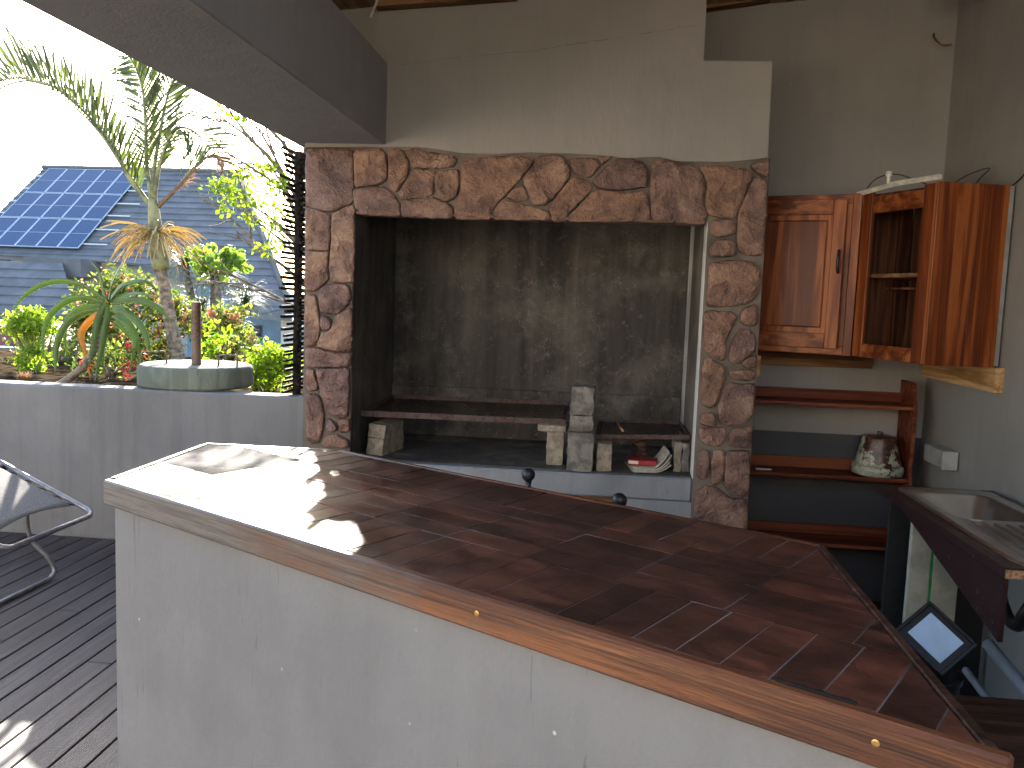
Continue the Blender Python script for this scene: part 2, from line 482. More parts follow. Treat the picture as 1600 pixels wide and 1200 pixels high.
MAT['flower'] = leaf_mat('pink_petal', [(0.0, (0.50, 0.16, 0.13)), (0.6, (0.58, 0.30, 0.22)), (1.0, (0.62, 0.42, 0.30))], 0.4)
MAT['redflower'] = leaf_mat('red_petal', [(0.0, (0.50, 0.03, 0.05)), (1.0, (0.62, 0.10, 0.08))], 0.4)
MAT['blade'] = leaf_mat('grey_green_blade', [(0.0, (0.045, 0.07, 0.045)), (0.6, (0.09, 0.125, 0.075)), (1.0, (0.17, 0.21, 0.14))], 0.2)
MAT['drygrass'] = leaf_mat('dry_grass', [(0.0, (0.22, 0.13, 0.07)), (1.0, (0.42, 0.28, 0.16))], 0.3)

# ------------------------------------------------------------------ geometry helpers
ORIGIN = {}

class MB:
    """collects faces; build() links them as one mesh object"""
    def __init__(s):
        s.v = []; s.f = []
    def add(s, vs, fs):
        o = len(s.v)
        s.v.extend([tuple(map(float, q)) for q in vs])
        s.f.extend([tuple(i + o for i in q) for q in fs])
        return s
    def box(s, x0, x1, y0, y1, z0, z1, ch=0.0, M=None):
        if ch <= 0:
            vs = [(x, y, z) for z in (z0, z1) for y in (y0, y1) for x in (x0, x1)]
            fs = [(0, 2, 3, 1), (4, 5, 7, 6), (0, 1, 5, 4), (2, 6, 7, 3), (0, 4, 6, 2), (1, 3, 7, 5)]
        else:
            vs, fs = chamfer(x0, x1, y0, y1, z0, z1, ch)
        if M is not None:
            vs = [tuple(M @ Vector(q)) for q in vs]
        return s.add(vs, fs)
    def tube(s, pts, r, seg=8, closed=False, cap=True):
        pts = [Vector(p) for p in pts]
        n = len(pts)
        rr = r if hasattr(r, '__len__') else [r] * n
        up = Vector((0, 0, 1)); vs = []; fs = []
        last = None
        for i, p in enumerate(pts):
            a = pts[(i - 1) % n] if closed or i > 0 else p
            b = pts[(i + 1) % n] if closed or i < n - 1 else p
            t = (b - a).normalized()
            if last is None:
                ref = up if abs(t.dot(up)) < 0.95 else Vector((1, 0, 0))
                x = t.cross(ref).normalized()
            else:
                x = (last - t * last.dot(t)).normalized()
            last = x
            y = t.cross(x)
            for k in range(seg):
                w = 2 * math.pi * k / seg
                vs.append(p + (x * math.cos(w) + y * math.sin(w)) * rr[i])
        m = n if closed else n - 1
        for i in range(m):
            j = (i + 1) % n
            for k in range(seg):
                l = (k + 1) % seg
                fs.append((i * seg + k, i * seg + l, j * seg + l, j * seg + k))
        if cap and not closed:
            fs.append(tuple(range(seg))[::-1])
            fs.append(tuple((n - 1) * seg + k for k in range(seg)))
        return s.add(vs, fs)
    def lathe(s, prof, c=(0, 0, 0), seg=32):
        vs = []; fs = []
        for r, z in prof:
            for k in range(seg):
                w = 2 * math.pi * k / seg
                vs.append((c[0] + r * math.cos(w), c[1] + r * math.sin(w), c[2] + z))
        for i in range(len(prof) - 1):
            for k in range(seg):
                l = (k + 1) % seg
                fs.append((i * seg + k, i * seg + l, (i + 1) * seg + l, (i + 1) * seg + k))
        fs.append(tuple(range(seg))[::-1])
        fs.append(tuple((len(prof) - 1) * seg + k for k in range(seg)))
        return s.add(vs, fs)
    def prism(s, poly, f0, f1):
        """poly of 2D points; f0/f1 map a 2D point to the two end faces"""
        n = len(poly)
        vs = [f0(*p) for p in poly] + [f1(*p) for p in poly]
        fs = [tuple(range(n))[::-1], tuple(range(n, 2 * n))]
        fs += [(i, (i + 1) % n, n + (i + 1) % n, n + i) for i in range(n)]
        return s.add(vs, fs)
    def build(s, name, mat, parent=None, smooth=False, fixn=True):
        me = bpy.data.meshes.new(name)
        o = ORIGIN.get(parent, Vector((0, 0, 0))) if parent else Vector((0, 0, 0))
        own = None
        if not parent and s.v:
            a = np.array(s.v)
            own = Vector(((a[:, 0].min() + a[:, 0].max()) / 2, (a[:, 1].min() + a[:, 1].max()) / 2, a[:, 2].min()))
            o = own
        me.from_pydata([(p[0] - o.x, p[1] - o.y, p[2] - o.z) for p in s.v], [], s.f)
        if fixn:
            bm = bmesh.new(); bm.from_mesh(me)
            bmesh.ops.recalc_face_normals(bm, faces=bm.faces)
            bm.to_mesh(me); bm.free()
        me.materials.append(MAT[mat])
        if smooth:
            me.polygons.foreach_set('use_smooth', [True] * len(me.polygons))
            if smooth == 'auto':
                me.set_sharp_from_angle(angle=math.radians(40))
        ob = bpy.data.objects.new(name, me)
        COL.objects.link(ob)
        if parent:
            ob.parent = parent
        elif own is not None:
            ob.location = own
        ORIGIN[ob] = o
        return ob

def chamfer(x0, x1, y0, y1, z0, z1, c):
    vs = []; idx = {}
    X = (x0, x1); Y = (y0, y1); Z = (z0, z1)
    for i in (0, 1):
        for j in (0, 1):
            for k in (0, 1):
                sx, sy, sz = (1 - 2 * i) * c, (1 - 2 * j) * c, (1 - 2 * k) * c
                idx[i, j, k, 0] = len(vs); vs.append((X[i], Y[j] + sy, Z[k] + sz))
                idx[i, j, k, 1] = len(vs); vs.append((X[i] + sx, Y[j], Z[k] + sz))
                idx[i, j, k, 2] = len(vs); vs.append((X[i] + sx, Y[j] + sy, Z[k]))
    fs = []
    for i in (0, 1):
        fs.append(tuple(idx[i, j, k, 0] for j, k in ((0, 0), (1, 0), (1, 1), (0, 1))))
        fs.append(tuple(idx[j, i, k, 1] for j, k in ((0, 0), (1, 0), (1, 1), (0, 1))))
        fs.append(tuple(idx[j, k, i, 2] for j, k in ((0, 0), (1, 0), (1, 1), (0, 1))))
    for a in (0, 1):
        for b in (0, 1):
            fs.append((idx[a, b, 0, 0], idx[a, b, 1, 0], idx[a, b, 1, 1], idx[a, b, 0, 1]))
            fs.append((idx[a, 0, b, 0], idx[a, 1, b, 0], idx[a, 1, b, 2], idx[a, 0, b, 2]))
            fs.append((idx[0, a, b, 1], idx[1, a, b, 1], idx[1, a, b, 2], idx[0, a, b, 2]))
    for i in (0, 1):
        for j in (0, 1):
            for k in (0, 1):
                fs.append((idx[i, j, k, 0], idx[i, j, k, 1], idx[i, j, k, 2]))
    return vs, fs

def tag(o, label=None, cat=None, group=None, kind=None):
    if label: o['label'] = label
    if cat: o['category'] = cat
    if group: o['group'] = group
    if kind: o['kind'] = kind
    return o

def thing(name, loc, label, cat, group=None):
    o = bpy.data.objects.new(name, None)
    o.empty_display_size = 0.1
    COL.objects.link(o)
    o.location = loc
    ORIGIN[o] = Vector(loc)
    return tag(o, label, cat, group)

def part(name, mat, parent, *boxes, ch=0.0, smooth=False):
    m = MB()
    for b in boxes:
        m.box(*b, ch=ch)
    return m.build(name, mat, parent, smooth)

def smooth_path(pts, n):
    """Catmull-Rom resampling"""
    P = [np.array(p, float) for p in pts]
    P = [2 * P[0] - P[1]] + P + [2 * P[-1] - P[-2]]
    out = []
    k = len(P) - 3
    for i in range(n):
        t = i / (n - 1) * k
        j = min(int(t), k - 1); t -= j
        a, b, c, d = P[j:j + 4]
        out.append(0.5 * (2 * b + (c - a) * t + (2 * a - 5 * b + 4 * c - d) * t * t + (3 * b - a - 3 * c + d) * t ** 3))
    return out

def clip_poly(poly, clip):
    """Sutherland-Hodgman, clip polygon convex and counter-clockwise"""
    out = poly
    for i in range(len(clip)):
        ax, ay = clip[i]; bx, by = clip[(i + 1) % len(clip)]
        inp, out = out, []
        if not inp:
            break
        side = lambda p: (bx - ax) * (p[1] - ay) - (by - ay) * (p[0] - ax)
        for k in range(len(inp)):
            p, q = inp[k], inp[(k + 1) % len(inp)]
            sp, sq = side(p), side(q)
            if sp >= 0:
                out.append(p)
            if (sp >= 0) != (sq >= 0):
                t = sp / (sp - sq)
                out.append((p[0] + (q[0] - p[0]) * t, p[1] + (q[1] - p[1]) * t))
    return out

def inset_poly(poly, d):
    n = len(poly); out = []
    for i in range(n):
        p0, p1, p2 = (np.array(poly[(i + k) % n]) for k in (-1, 0, 1))
        e1 = (p1 - p0) / np.linalg.norm(p1 - p0); e2 = (p2 - p1) / np.linalg.norm(p2 - p1)
        n1 = np.array([-e1[1], e1[0]]); n2 = np.array([-e2[1], e2[0]])
        b = n1 + n2
        b = b / max(0.35, np.dot(b, n1))
        out.append(tuple(p1 + b * d))
    return out

def area(poly):
    return 0.5 * sum(poly[i][0] * poly[(i + 1) % len(poly)][1] - poly[(i + 1) % len(poly)][0] * poly[i][1] for i in range(len(poly)))

FLOOR = -0.35     # sunken floor behind the bar
# ------------------------------------------------------------------ ground and garden terrain
m = MB()
ys = [5.22, 6.2, 9.3, 10.4, 12, 14, 30, 60, 150, 600]
zs = [0.86, 0.85, 0.80, 0.55, -0.3, -1.2, -1.9, -2.2, -2.5, -3]
xs = [-600, -120, -40, -20, -10, -6, -4, -2.4, -1.95, 20, 120, 600]
vv = [(x, y, z + (0.03 * math.sin(3 * x + y) if y < 10 else 0)) for y, z in zip(ys, zs) for x in xs]
ff = [(j * len(xs) + i, j * len(xs) + i + 1, (j + 1) * len(xs) + i + 1, (j + 1) * len(xs) + i) for j in range(len(ys) - 1) for i in range(len(xs) - 1) if not (ys[j] < 7 and xs[i] >= -1.95)]
m.add(vv, ff)
tag(m.build('ground', 'soil', None, True), kind='structure')
m = MB()
m.add([(-600, -600, -1.2), (600, -600, -1.2), (600, 5.2, -1.2), (-600, 5.2, -1.2)], [(0, 1, 2, 3)])
tag(m.build('lower_ground', 'grass'), kind='structure')

# deck: each board is a piece of the deck
deck = MB().box(-6.5, 2.05, -3.59, 4.99, -0.12, -0.045).build('deck', 'dark')
tag(deck, kind='structure')
# the sunken floor behind the bar is cut out of the deck further down
PITCH = 0.116
CNR = [(-1.342, 2.231), (0.540, 1.065), (0.560, 2.020), (-0.860, 2.866), (-1.338, 2.860)]
CNRW = inset_poly(CNR, 0.027)
def bar_front_y(x):
    (xa, ya), (xb, yb) = CNRW[0], CNRW[1]
    return ya + (x - xa) / (xb - xa) * (yb - ya)
x = -5.2
while x < 2.0:
    x1 = x + PITCH - 0.007
    if x1 < CNRW[0][0]:
        cuts = [-3.58, random.uniform(-0.5, 1.5), random.uniform(2.2, 4.0), 4.985]
    elif x < CNRW[1][0]:
        cuts = [-3.58, min(bar_front_y(max(x, CNRW[0][0])), bar_front_y(x1)) - 0.002]
        if x < CNRW[0][0]:
            cuts = [-3.58, 2.2]
    else:
        cuts = [-3.58, 0.7]
    for a, b_ in zip(cuts[:-1], cuts[1:]):
        dz = random.uniform(-0.0015, 0.0015)
        MB().box(x, x1, a + 0.002, b_ - 0.002, -0.028 + dz, dz, 0.003).build('board', 'deck', deck)
    x += PITCH
# step the deck substructure down behind the bar
me = deck.data
bm = bmesh.new(); bm.from_mesh(me); bm.clear()
bm.to_mesh(me); bm.free()
mb = MB().box(-5.24, -1.33, -3.59, 4.99, -0.12, -0.045).box(-1.33, 2.05, -3.59, 1.04, -0.12, -0.045)
o_ = ORIGIN[deck]
me.from_pydata([(p[0] - o_.x, p[1] - o_.y, p[2] - o_.z) for p in mb.v], [], mb.f)
me.materials.append(MAT['dark']) if not me.materials else None
tag(MB().box(-1.69, 2.06, 0.9, 5.5, FLOOR - 0.1, FLOOR).build('floor', 'floor'), kind='structure')

# ------------------------------------------------------------------ covered patio (walls, beam, roof)
patio = thing('covered_patio', (0.2, 2.5, FLOOR), 'grey painted covered patio with thick beam and timber ceiling', 'patio roof')
part('back_wall', 'paint_in', patio, (0.935, 2.06, 5.5, 5.67, FLOOR, 3.75), (0.527, 0.935, 5.5, 5.56, 2.914, 3.75))
part('shaded_dado', 'dado_shade', patio, (0.936, 2.058, 5.492, 5.4995, FLOOR, 0.815))  # lower wall band below the edge line; niche's shade painted into its colour
part('side_wall', 'paint_in', patio, (2.06, 2.18, -0.6, 5.67, FLOOR, 3.75))
part('beam', 'paint_beam', patio, (-1.765, -1.222, 0.75, 4.893, 2.432, 2.882), ch=0.006)
part('beam_end', 'paint_beam', patio, (-1.765, -1.699, 4.8935, 6.2, 2.432, 2.858), ch=0.004)
part('fascia', 'ceiling', patio, (-1.83, -1.77, 0.5, 6.2, 2.86, 3.25))
x = -1.9
while x < 2.15:
    z0 = 3.315 + 0.1 * x; z1 = 3.315 + 0.1 * (x + 0.148)
    MB().add([(x, 0.5, z0), (x + .148, 0.5, z1), (x + .148, 6.2, z1), (x, 6.2, z0),
              (x, 0.5, z0 + .03), (x + .148, 0.5, z1 + .03), (x + .148, 6.2, z1 + .03), (x, 6.2, z0 + .03)],
             [(0, 3, 2, 1), (4, 5, 6, 7), (0, 1, 5, 4), (1, 2, 6, 5), (2, 3, 7, 6), (3, 0, 4, 7)]).build('ceiling_board', 'ceiling', patio)
    x += 0.15
part('roof_cover', 'dark', patio, (-1.95, 2.3, 0.5, 6.2, 3.62, 3.66))
part('purlin', 'pinex', patio, (1.86, 2.055, 4.9, 5.06, 3.31, 3.47))
MB().prism([(-1.28, 3.158), (-0.5, 3.215), (-0.5, 3.25), (-1.28, 3.195)], lambda a, b: (a, 4.80, b), lambda a, b: (a, 4.885, b)).build('wall_plate', 'pinex', patio)
MB().prism([(0.53, 3.345), (1.25, 3.455), (1.25, 3.50), (0.53, 3.39)], lambda a, b: (a, 5.40, b), lambda a, b: (a, 5.495, b)).build('wall_plate', 'pinex', patio)
MB().tube([(-1.30, 4.80, 3.10), (-1.26, 4.78, 3.18), (-1.23, 4.78, 3.3)], 0.007, 6).build('conduit', 'white', patio)

tag(part('bounce_paving', 'bounce_paving', None, (-14.0, -5.25, -3.59, 4.99, -0.15, -0.004)), kind='structure')  # unseen pale terrace, added left of view to bounce light under the beam
# unseen house wall, added behind the photographer to bounce warm light
hw = thing('added_house_wall', (-2.5, -3.6, 0), 'added cream house wall with glazed doors, bouncing warm light onto the terrace', 'house')
part('wall', 'creamwall', hw, (-14.0, -3.2, -3.9, -3.6, -0.2, 3.3), (-0.8, 4.5, -3.9, -3.6, -0.2, 3.3), (-3.2, -0.8, -3.9, -3.6, 2.15, 3.3))
part('eave', 'roofedge', hw, (-14.3, 4.8, -4.2, -3.35, 3.3, 3.42))
for xa in (-3.2, -2.0):
    g = part('glazed_door', 'frame', hw, (xa, xa + .06, -3.75, -3.7, 0, 2.15), (xa + 1.14, xa + 1.2, -3.75, -3.7, 0, 2.15), (xa + .061, xa + 1.139, -3.75, -3.7, 0, .12), (xa + .061, xa + 1.139, -3.75, -3.7, 2.05, 2.15))
    part('pane', 'pane', g, (xa + .061, xa + 1.139, -3.73, -3.72, .121, 2.049))

# ------------------------------------------------------------------ fireplace
fire = thing('fireplace', (-0.39, 4.9, FLOOR), 'built-in barbecue fireplace with reddish stone surround and grey chimney', 'fireplace')
part('pillar_core', 'mortar', fire, (-1.692, -1.404, 4.9, 6.05, FLOOR, 2.44))
part('pillar_core', 'mortar', fire, (0.603, 0.918, 4.9, 5.555, FLOOR, 2.40))
part('lintel_core', 'mortar', fire, (-1.403, 0.602, 4.9, 5.05, 2.05, 2.44))
edge = [(-1.695, 2.409), (-1.379, 2.416), (-1.046, 2.424), (-0.92, 2.412), (-0.789, 2.393), (-0.59, 2.394), (-0.392, 2.405), (-0.19, 2.404), (-0.001, 2.400), (0.13, 2.386), (0.316, 2.397), (0.421, 2.374), (0.663, 2.376), (0.79, 2.388), (0.903, 2.405)]
poly = edge + [(0.893, 2.905), (0.882, 2.912), (0.528, 2.912), (0.524, 3.7), (-1.695, 3.7)]
MB().prism(poly, lambda a, b: (a, 4.893, b), lambda a, b: (a, 5.56, b)).build('chimney_breast', 'paint', fire)
crk = [(-1.199, 2.865), (-0.915, 2.903), (-0.664, 2.93), (-0.379, 2.96), (-0.169, 2.996), (0.04, 3.025), (0.247, 3.061), (0.383, 3.082), (0.512, 3.106)]
MB().tube([(p[0], 4.8935, p[1] + random.uniform(-.003, .003)) for p in smooth_path([(a, b) for a, b in crk], 60)], [random.uniform(.0004, .0014) for _ in range(60)], 5).build('plaster_crack', 'mortar', fire)
part('firebox_back', 'soot', fire, (-1.403, 0.70, 5.95, 6.05, 0.45, 2.75))
part('firebox_back_footing', 'soot_floor', fire, (-1.400, 0.62, 5.915, 5.949, 0.602, 0.955), ch=0.008)
part('firebox_side', 'soot', fire, (-1.4035, -1.400, 4.91, 5.95, 0.6, 2.75))
MB().add([(0.600, 4.905, 0.6), (0.622, 5.96, 0.6), (0.622, 5.96, 2.75), (0.600, 4.905, 2.049), (0.6, 5.06, 2.75),
          (0.66, 4.905, 0.6), (0.66, 5.95, 0.6), (0.66, 5.95, 2.75), (0.66, 4.905, 2.049), (0.66, 5.06, 2.75)],
         [(0, 1, 2, 4, 3), (9, 7, 6, 5, 8), (0, 5, 6, 1), (1, 6, 7, 2), (2, 7, 9, 4), (4, 9, 8, 3), (3, 8, 5, 0)]).build('firebox_reveal', 'reveal', fire)
part('smoke_hood', 'dark', fire, (-1.403, 0.66, 5.05, 6.05, 2.75, 2.8))
part('hearth_slab', 'soot_floor', fire, (-1.4035, 0.65, 4.97, 5.96, 0.47, 0.601))
part('hearth_front', 'paint_hearth', fire, (-1.4035, 0.6025, 4.902, 4.969, 0.462, 0.596), ch=0.012)
part('hearth_base', 'paint_hearth', fire, (-1.4035, -0.62, 4.905, 5.0, FLOOR, 0.461))
part('hearth_base', 'paint_hearth', fire, (0.235, 0.6025, 4.905, 5.0, FLOOR, 0.461))
part('store_back', 'brownpaper', fire, (-0.62, 0.235, 5.4, 5.45, FLOOR, 0.461))
part('store_board', 'pinex', fire, (-0.60, 0.22, 4.99, 5.02, 0.30, 0.445))
STONES = [
 [(-1.684,2.397),(-1.416,2.393),(-1.409,2.352),(-1.407,2.112),(-1.423,2.094),(-1.529,2.049),(-1.585,2.054),(-1.683,2.081),(-1.689,2.262)],
 [(-1.406,2.393),(-1.255,2.408),(-1.217,2.379),(-1.211,2.249),(-1.235,2.213),(-1.399,2.188)],
 [(-1.205,2.406),(-1.128,2.405),(-1.09,2.347),(-1.085,2.276),(-1.151,2.173),(-1.163,2.167),(-1.201,2.213)],
 [(-1.116,2.402),(-1.058,2.415),(-1.003,2.399),(-0.898,2.383),(-0.825,2.373),(-0.812,2.341),(-0.835,2.314),(-0.939,2.303),(-1.071,2.309),(-1.087,2.353)],
 [(-1.067,2.297),(-0.926,2.288),(-0.941,2.252),(-0.941,2.154),(-1.125,2.123),(-1.147,2.161),(-1.079,2.255)],
 [(-0.923,2.288),(-0.805,2.304),(-0.793,2.264),(-0.801,2.175),(-0.839,2.121),(-0.897,2.126),(-0.933,2.196),(-0.937,2.252)],
 [(-1.405,2.179),(-1.232,2.198),(-1.175,2.16),(-1.137,2.101),(-1.126,2.029),(-1.334,2.036),(-1.391,2.071),(-1.406,2.112)],
 [(-1.122,2.117),(-0.938,2.145),(-0.909,2.125),(-0.842,2.109),(-0.829,2.08),(-0.824,2.025),(-1.12,2.028),(-1.124,2.072)],
 [(-1.683,2.066),(-1.598,2.047),(-1.538,2.025),(-1.536,1.916),(-1.541,1.824),(-1.683,1.823)],
 [(-1.528,2.037),(-1.41,2.088),(-1.394,2.059),(-1.391,1.908),(-1.395,1.749),(-1.396,1.647),(-1.462,1.644),(-1.522,1.647),(-1.535,1.671),(-1.539,1.72),(-1.532,1.843)],
 [(-0.776,2.359),(-0.643,2.375),(-0.475,2.382),(-0.379,2.37),(-0.378,2.347),(-0.467,2.237),(-0.603,2.086),(-0.607,2.027),(-0.813,2.025),(-0.82,2.098),(-0.786,2.176),(-0.787,2.282)],
 [(-0.445,2.228),(-0.404,2.168),(-0.409,2.138),(-0.466,2.137),(-0.533,2.153),(-0.492,2.195)],
 [(-0.35,2.386),(-0.237,2.397),(-0.194,2.366),(-0.165,2.302),(-0.195,2.237),(-0.274,2.141),(-0.303,2.111),(-0.375,2.121),(-0.408,2.203),(-0.435,2.261),(-0.369,2.339)],
 [(-0.591,2.086),(-0.545,2.14),(-0.411,2.114),(-0.29,2.088),(-0.271,2.065),(-0.276,2.032),(-0.595,2.028)],
 [(-0.177,2.378),(-0.035,2.378),(0.002,2.341),(-0.065,2.27),(-0.138,2.291),(-0.16,2.32)],
 [(-0.149,2.279),(-0.071,2.258),(-0.04,2.223),(-0.084,2.164),(-0.175,2.068),(-0.177,2.029),(-0.264,2.031),(-0.265,2.065),(-0.284,2.1),(-0.256,2.142),(-0.189,2.237)],
 [(-0.029,2.381),(0.003,2.392),(0.067,2.397),(0.005,2.345),(0.008,2.344)],
 [(-0.05,2.252),(0.026,2.33),(0.08,2.381),(0.176,2.38),(0.24,2.356),(0.258,2.316),(0.257,2.228),(0.101,2.208),(-0.008,2.218),(-0.022,2.224)],
 [(-0.027,2.212),(0.012,2.206),(0.134,2.196),(0.254,2.209),(0.274,2.14),(0.281,2.064),(0.279,2.045),(-0.019,2.03),(-0.168,2.029),(-0.163,2.062)],
 [(0.278,2.36),(0.321,2.386),(0.411,2.369),(0.513,2.343),(0.559,2.298),(0.574,2.254),(0.566,2.135),(0.6,2.091),(0.586,2.053),(0.555,2.043),(0.295,2.045),(0.284,2.127),(0.273,2.228)],
 [(0.537,2.353),(0.663,2.35),(0.813,2.338),(0.827,2.304),(0.754,2.089),(0.736,2.07),(0.61,2.082),(0.578,2.141),(0.588,2.242),(0.573,2.285)],
 [(0.805,2.359),(0.903,2.389),(0.91,2.368),(0.909,2.293),(0.851,2.317)],
 [(0.839,2.31),(0.903,2.281),(0.916,2.094),(0.905,1.873),(0.785,1.882),(0.766,1.938),(0.76,2.089)],
 [(0.623,2.06),(0.73,2.063),(0.754,2.026),(0.754,1.988),(0.661,1.967),(0.622,1.985)],
 [(0.649,1.947),(0.743,1.956),(0.765,1.9),(0.755,1.868),(0.623,1.858),(0.617,1.908)],
 [(0.627,1.827),(0.712,1.839),(0.804,1.842),(0.86,1.835),(0.9,1.789),(0.907,1.71),(0.878,1.629),(0.81,1.598),(0.68,1.586),(0.639,1.58),(0.616,1.605),(0.619,1.686),(0.622,1.78)],
 [(0.807,1.57),(0.893,1.606),(0.905,1.493),(0.845,1.484),(0.806,1.508)],
 [(0.617,1.558),(0.757,1.558),(0.791,1.536),(0.788,1.512),(0.755,1.44),(0.735,1.382),(0.735,1.334),(0.732,1.279),(0.668,1.314),(0.615,1.336),(0.615,1.424),(0.611,1.496)],
 [(0.809,1.466),(0.87,1.463),(0.895,1.436),(0.903,1.339),(0.838,1.293),(0.812,1.266),(0.765,1.275),(0.761,1.342),(0.775,1.407)],
 [(0.911,1.329),(0.911,1.253),(0.855,1.251),(0.831,1.269),(0.857,1.299)],
 [(0.772,1.228),(0.851,1.241),(0.91,1.234),(0.91,1.196),(0.86,1.174),(0.793,1.19),(0.769,1.208)],
 [(0.623,1.284),(0.655,1.304),(0.738,1.245),(0.742,1.178),(0.727,1.12),(0.695,1.022),(0.672,1.011),(0.619,1.037),(0.618,1.134)],
 [(0.762,1.17),(0.838,1.149),(0.912,1.167),(0.914,0.994),(0.87,0.938),(0.801,0.913),(0.734,0.927),(0.714,1.023),(0.742,1.111)],
 [(0.622,0.984),(0.687,0.992),(0.714,0.945),(0.716,0.916),(0.669,0.909),(0.623,0.921)],
 [(0.624,0.897),(0.759,0.906),(0.775,0.88),(0.771,0.855),(0.746,0.8),(0.651,0.805),(0.627,0.843)],
 [(0.797,0.896),(0.908,0.926),(0.913,0.848),(0.914,0.8),(0.794,0.798),(0.787,0.837)],
 [(0.629,0.77),(0.681,0.777),(0.691,0.655),(0.676,0.615),(0.653,0.599),(0.624,0.617),(0.619,0.735)],
 [(0.705,0.769),(0.767,0.777),(0.776,0.66),(0.762,0.615),(0.727,0.568),(0.704,0.587),(0.697,0.714)],
 [(0.781,0.775),(0.908,0.78),(0.917,0.57),(0.901,0.515),(0.815,0.529),(0.776,0.576),(0.776,0.694)],
 [(0.669,0.57),(0.727,0.559),(0.751,0.555),(0.807,0.504),(0.912,0.5),(0.919,0.347),(0.924,0.133),(0.619,0.113),(0.618,0.388),(0.62,0.523)],
 [(-1.683,1.814),(-1.541,1.818),(-1.552,1.793),(-1.549,1.715),(-1.543,1.656),(-1.623,1.589),(-1.684,1.587)],
 [(-1.682,1.568),(-1.623,1.572),(-1.604,1.472),(-1.592,1.373),(-1.599,1.318),(-1.629,1.271),(-1.681,1.264)],
 [(-1.603,1.595),(-1.558,1.631),(-1.461,1.635),(-1.421,1.626),(-1.41,1.563),(-1.419,1.523),(-1.504,1.455),(-1.591,1.467)],
 [(-1.588,1.447),(-1.524,1.43),(-1.526,1.365),(-1.587,1.368)],
 [(-1.504,1.441),(-1.419,1.498),(-1.398,1.484),(-1.399,1.246),(-1.501,1.242),(-1.614,1.267),(-1.591,1.318),(-1.584,1.353),(-1.523,1.356)],
 [(-1.675,1.254),(-1.609,1.257),(-1.501,1.234),(-1.399,1.236),(-1.408,1.168),(-1.433,1.152),(-1.674,1.142)],
 [(-1.669,1.132),(-1.627,1.131),(-1.6,1.024),(-1.605,1.006),(-1.667,1.001)],
 [(-1.612,1.134),(-1.413,1.146),(-1.413,0.861),(-1.49,0.847),(-1.558,0.91),(-1.585,1.01)],
 [(-1.667,0.986),(-1.595,0.984),(-1.557,0.874),(-1.566,0.757),(-1.585,0.695),(-1.637,0.687),(-1.664,0.726)],
 [(-1.541,0.85),(-1.479,0.812),(-1.478,0.772),(-1.54,0.768)],
 [(-1.474,0.843),(-1.402,0.847),(-1.406,0.77),(-1.463,0.762)],
 [(-1.545,0.743),(-1.488,0.751),(-1.41,0.724),(-1.404,0.674),(-1.57,0.675)],
]
def stone_mesh(poly):
    if area(poly) < 0:
        poly = poly[::-1]
    # resample the outline to short steps with slightly rounded corners
    pts = []
    n = len(poly)
    for i in range(n):
        a = np.array(poly[i]); b = np.array(poly[(i + 1) % n])
        k = max(2, int(np.linalg.norm(b - a) / 0.022))
        for t in range(k):
            pts.append(a + (b - a) * t / k)
    pts = np.array(pts)
    for _ in range(1):
        pts = 0.2 * np.roll(pts, 1, 0) + 0.6 * pts + 0.2 * np.roll(pts, -1, 0)
    cen = pts.mean(0)
    dv = pts - cen
    pts = pts + dv / np.linalg.norm(dv, axis=1)[:, None] * 0.0045
    pts += RNG.normal(0, 0.0016, pts.shape)
    size = math.sqrt(abs(area([tuple(p) for p in pts])))
    rise = 0.018 + 0.012 * random.random() + 0.012 * min(size, 0.3)
    tx, tz = random.uniform(-.02, .02), random.uniform(-.02, .02)
    rings = []
    for sc, h in ((1.0, 0.0), (0.985, 0.55), (0.955, 0.88), (0.82, 1.0), (0.55, 1.02), (0.28, 1.0)):
        ring = []
        for p in pts:
            d = p - cen
            L = np.linalg.norm(d)
            off = (1 - sc) if sc < 0.9 else (1 - sc) * 0.16 / max(L, 0.03)
            q = cen + d * (1 - min(off, 0.9))
            hh = rise * h
            if sc < 0.96:
                hh += tx * (q[0] - cen[0]) + tz * (q[1] - cen[1])
                hh += 0.007 * (math.sin(31 * q[0] + 17 * q[1]) + math.sin(53 * q[1] - 23 * q[0])) * 0.5 + random.gauss(0, 0.0016)
            ring.append((q[0], 4.899 - max(hh, 0.0 if h == 0 else 0.004), q[1]))
        rings.append(ring)
    m = MB(); k = len(pts)
    vs = [q for r in rings for q in r] + [(cen[0], 4.899 - rise * 1.0, cen[1])]
    fs = []
    for r in range(len(rings) - 1):
        for i in range(k):
            j = (i + 1) % k
            fs.append((r * k + i, r * k + j, (r + 1) * k + j, (r + 1) * k + i))
    c = len(vs) - 1; r = len(rings) - 1
    fs += [(r * k + i, r * k + (i + 1) % k, c) for i in range(k)]
    fs.append(tuple(range(k))[::-1])
    m.add(vs, fs)
    return m
for s_ in STONES:
    stone_mesh(s_).build('stone', 'stone', fire, True)
# undersides of the lintel stones
xa = -1.39
while xa < 0.55:
    xb = min(xa + random.uniform(0.16, 0.3), 0.59)
    zt = random.uniform(-0.004, 0.004)
    MB().box(xa + .003, xb - .003, 4.876, 5.05, 2.035 + zt, 2.052, 0.006).build('lintel_slip', 'stone', fire)
    xa = xb

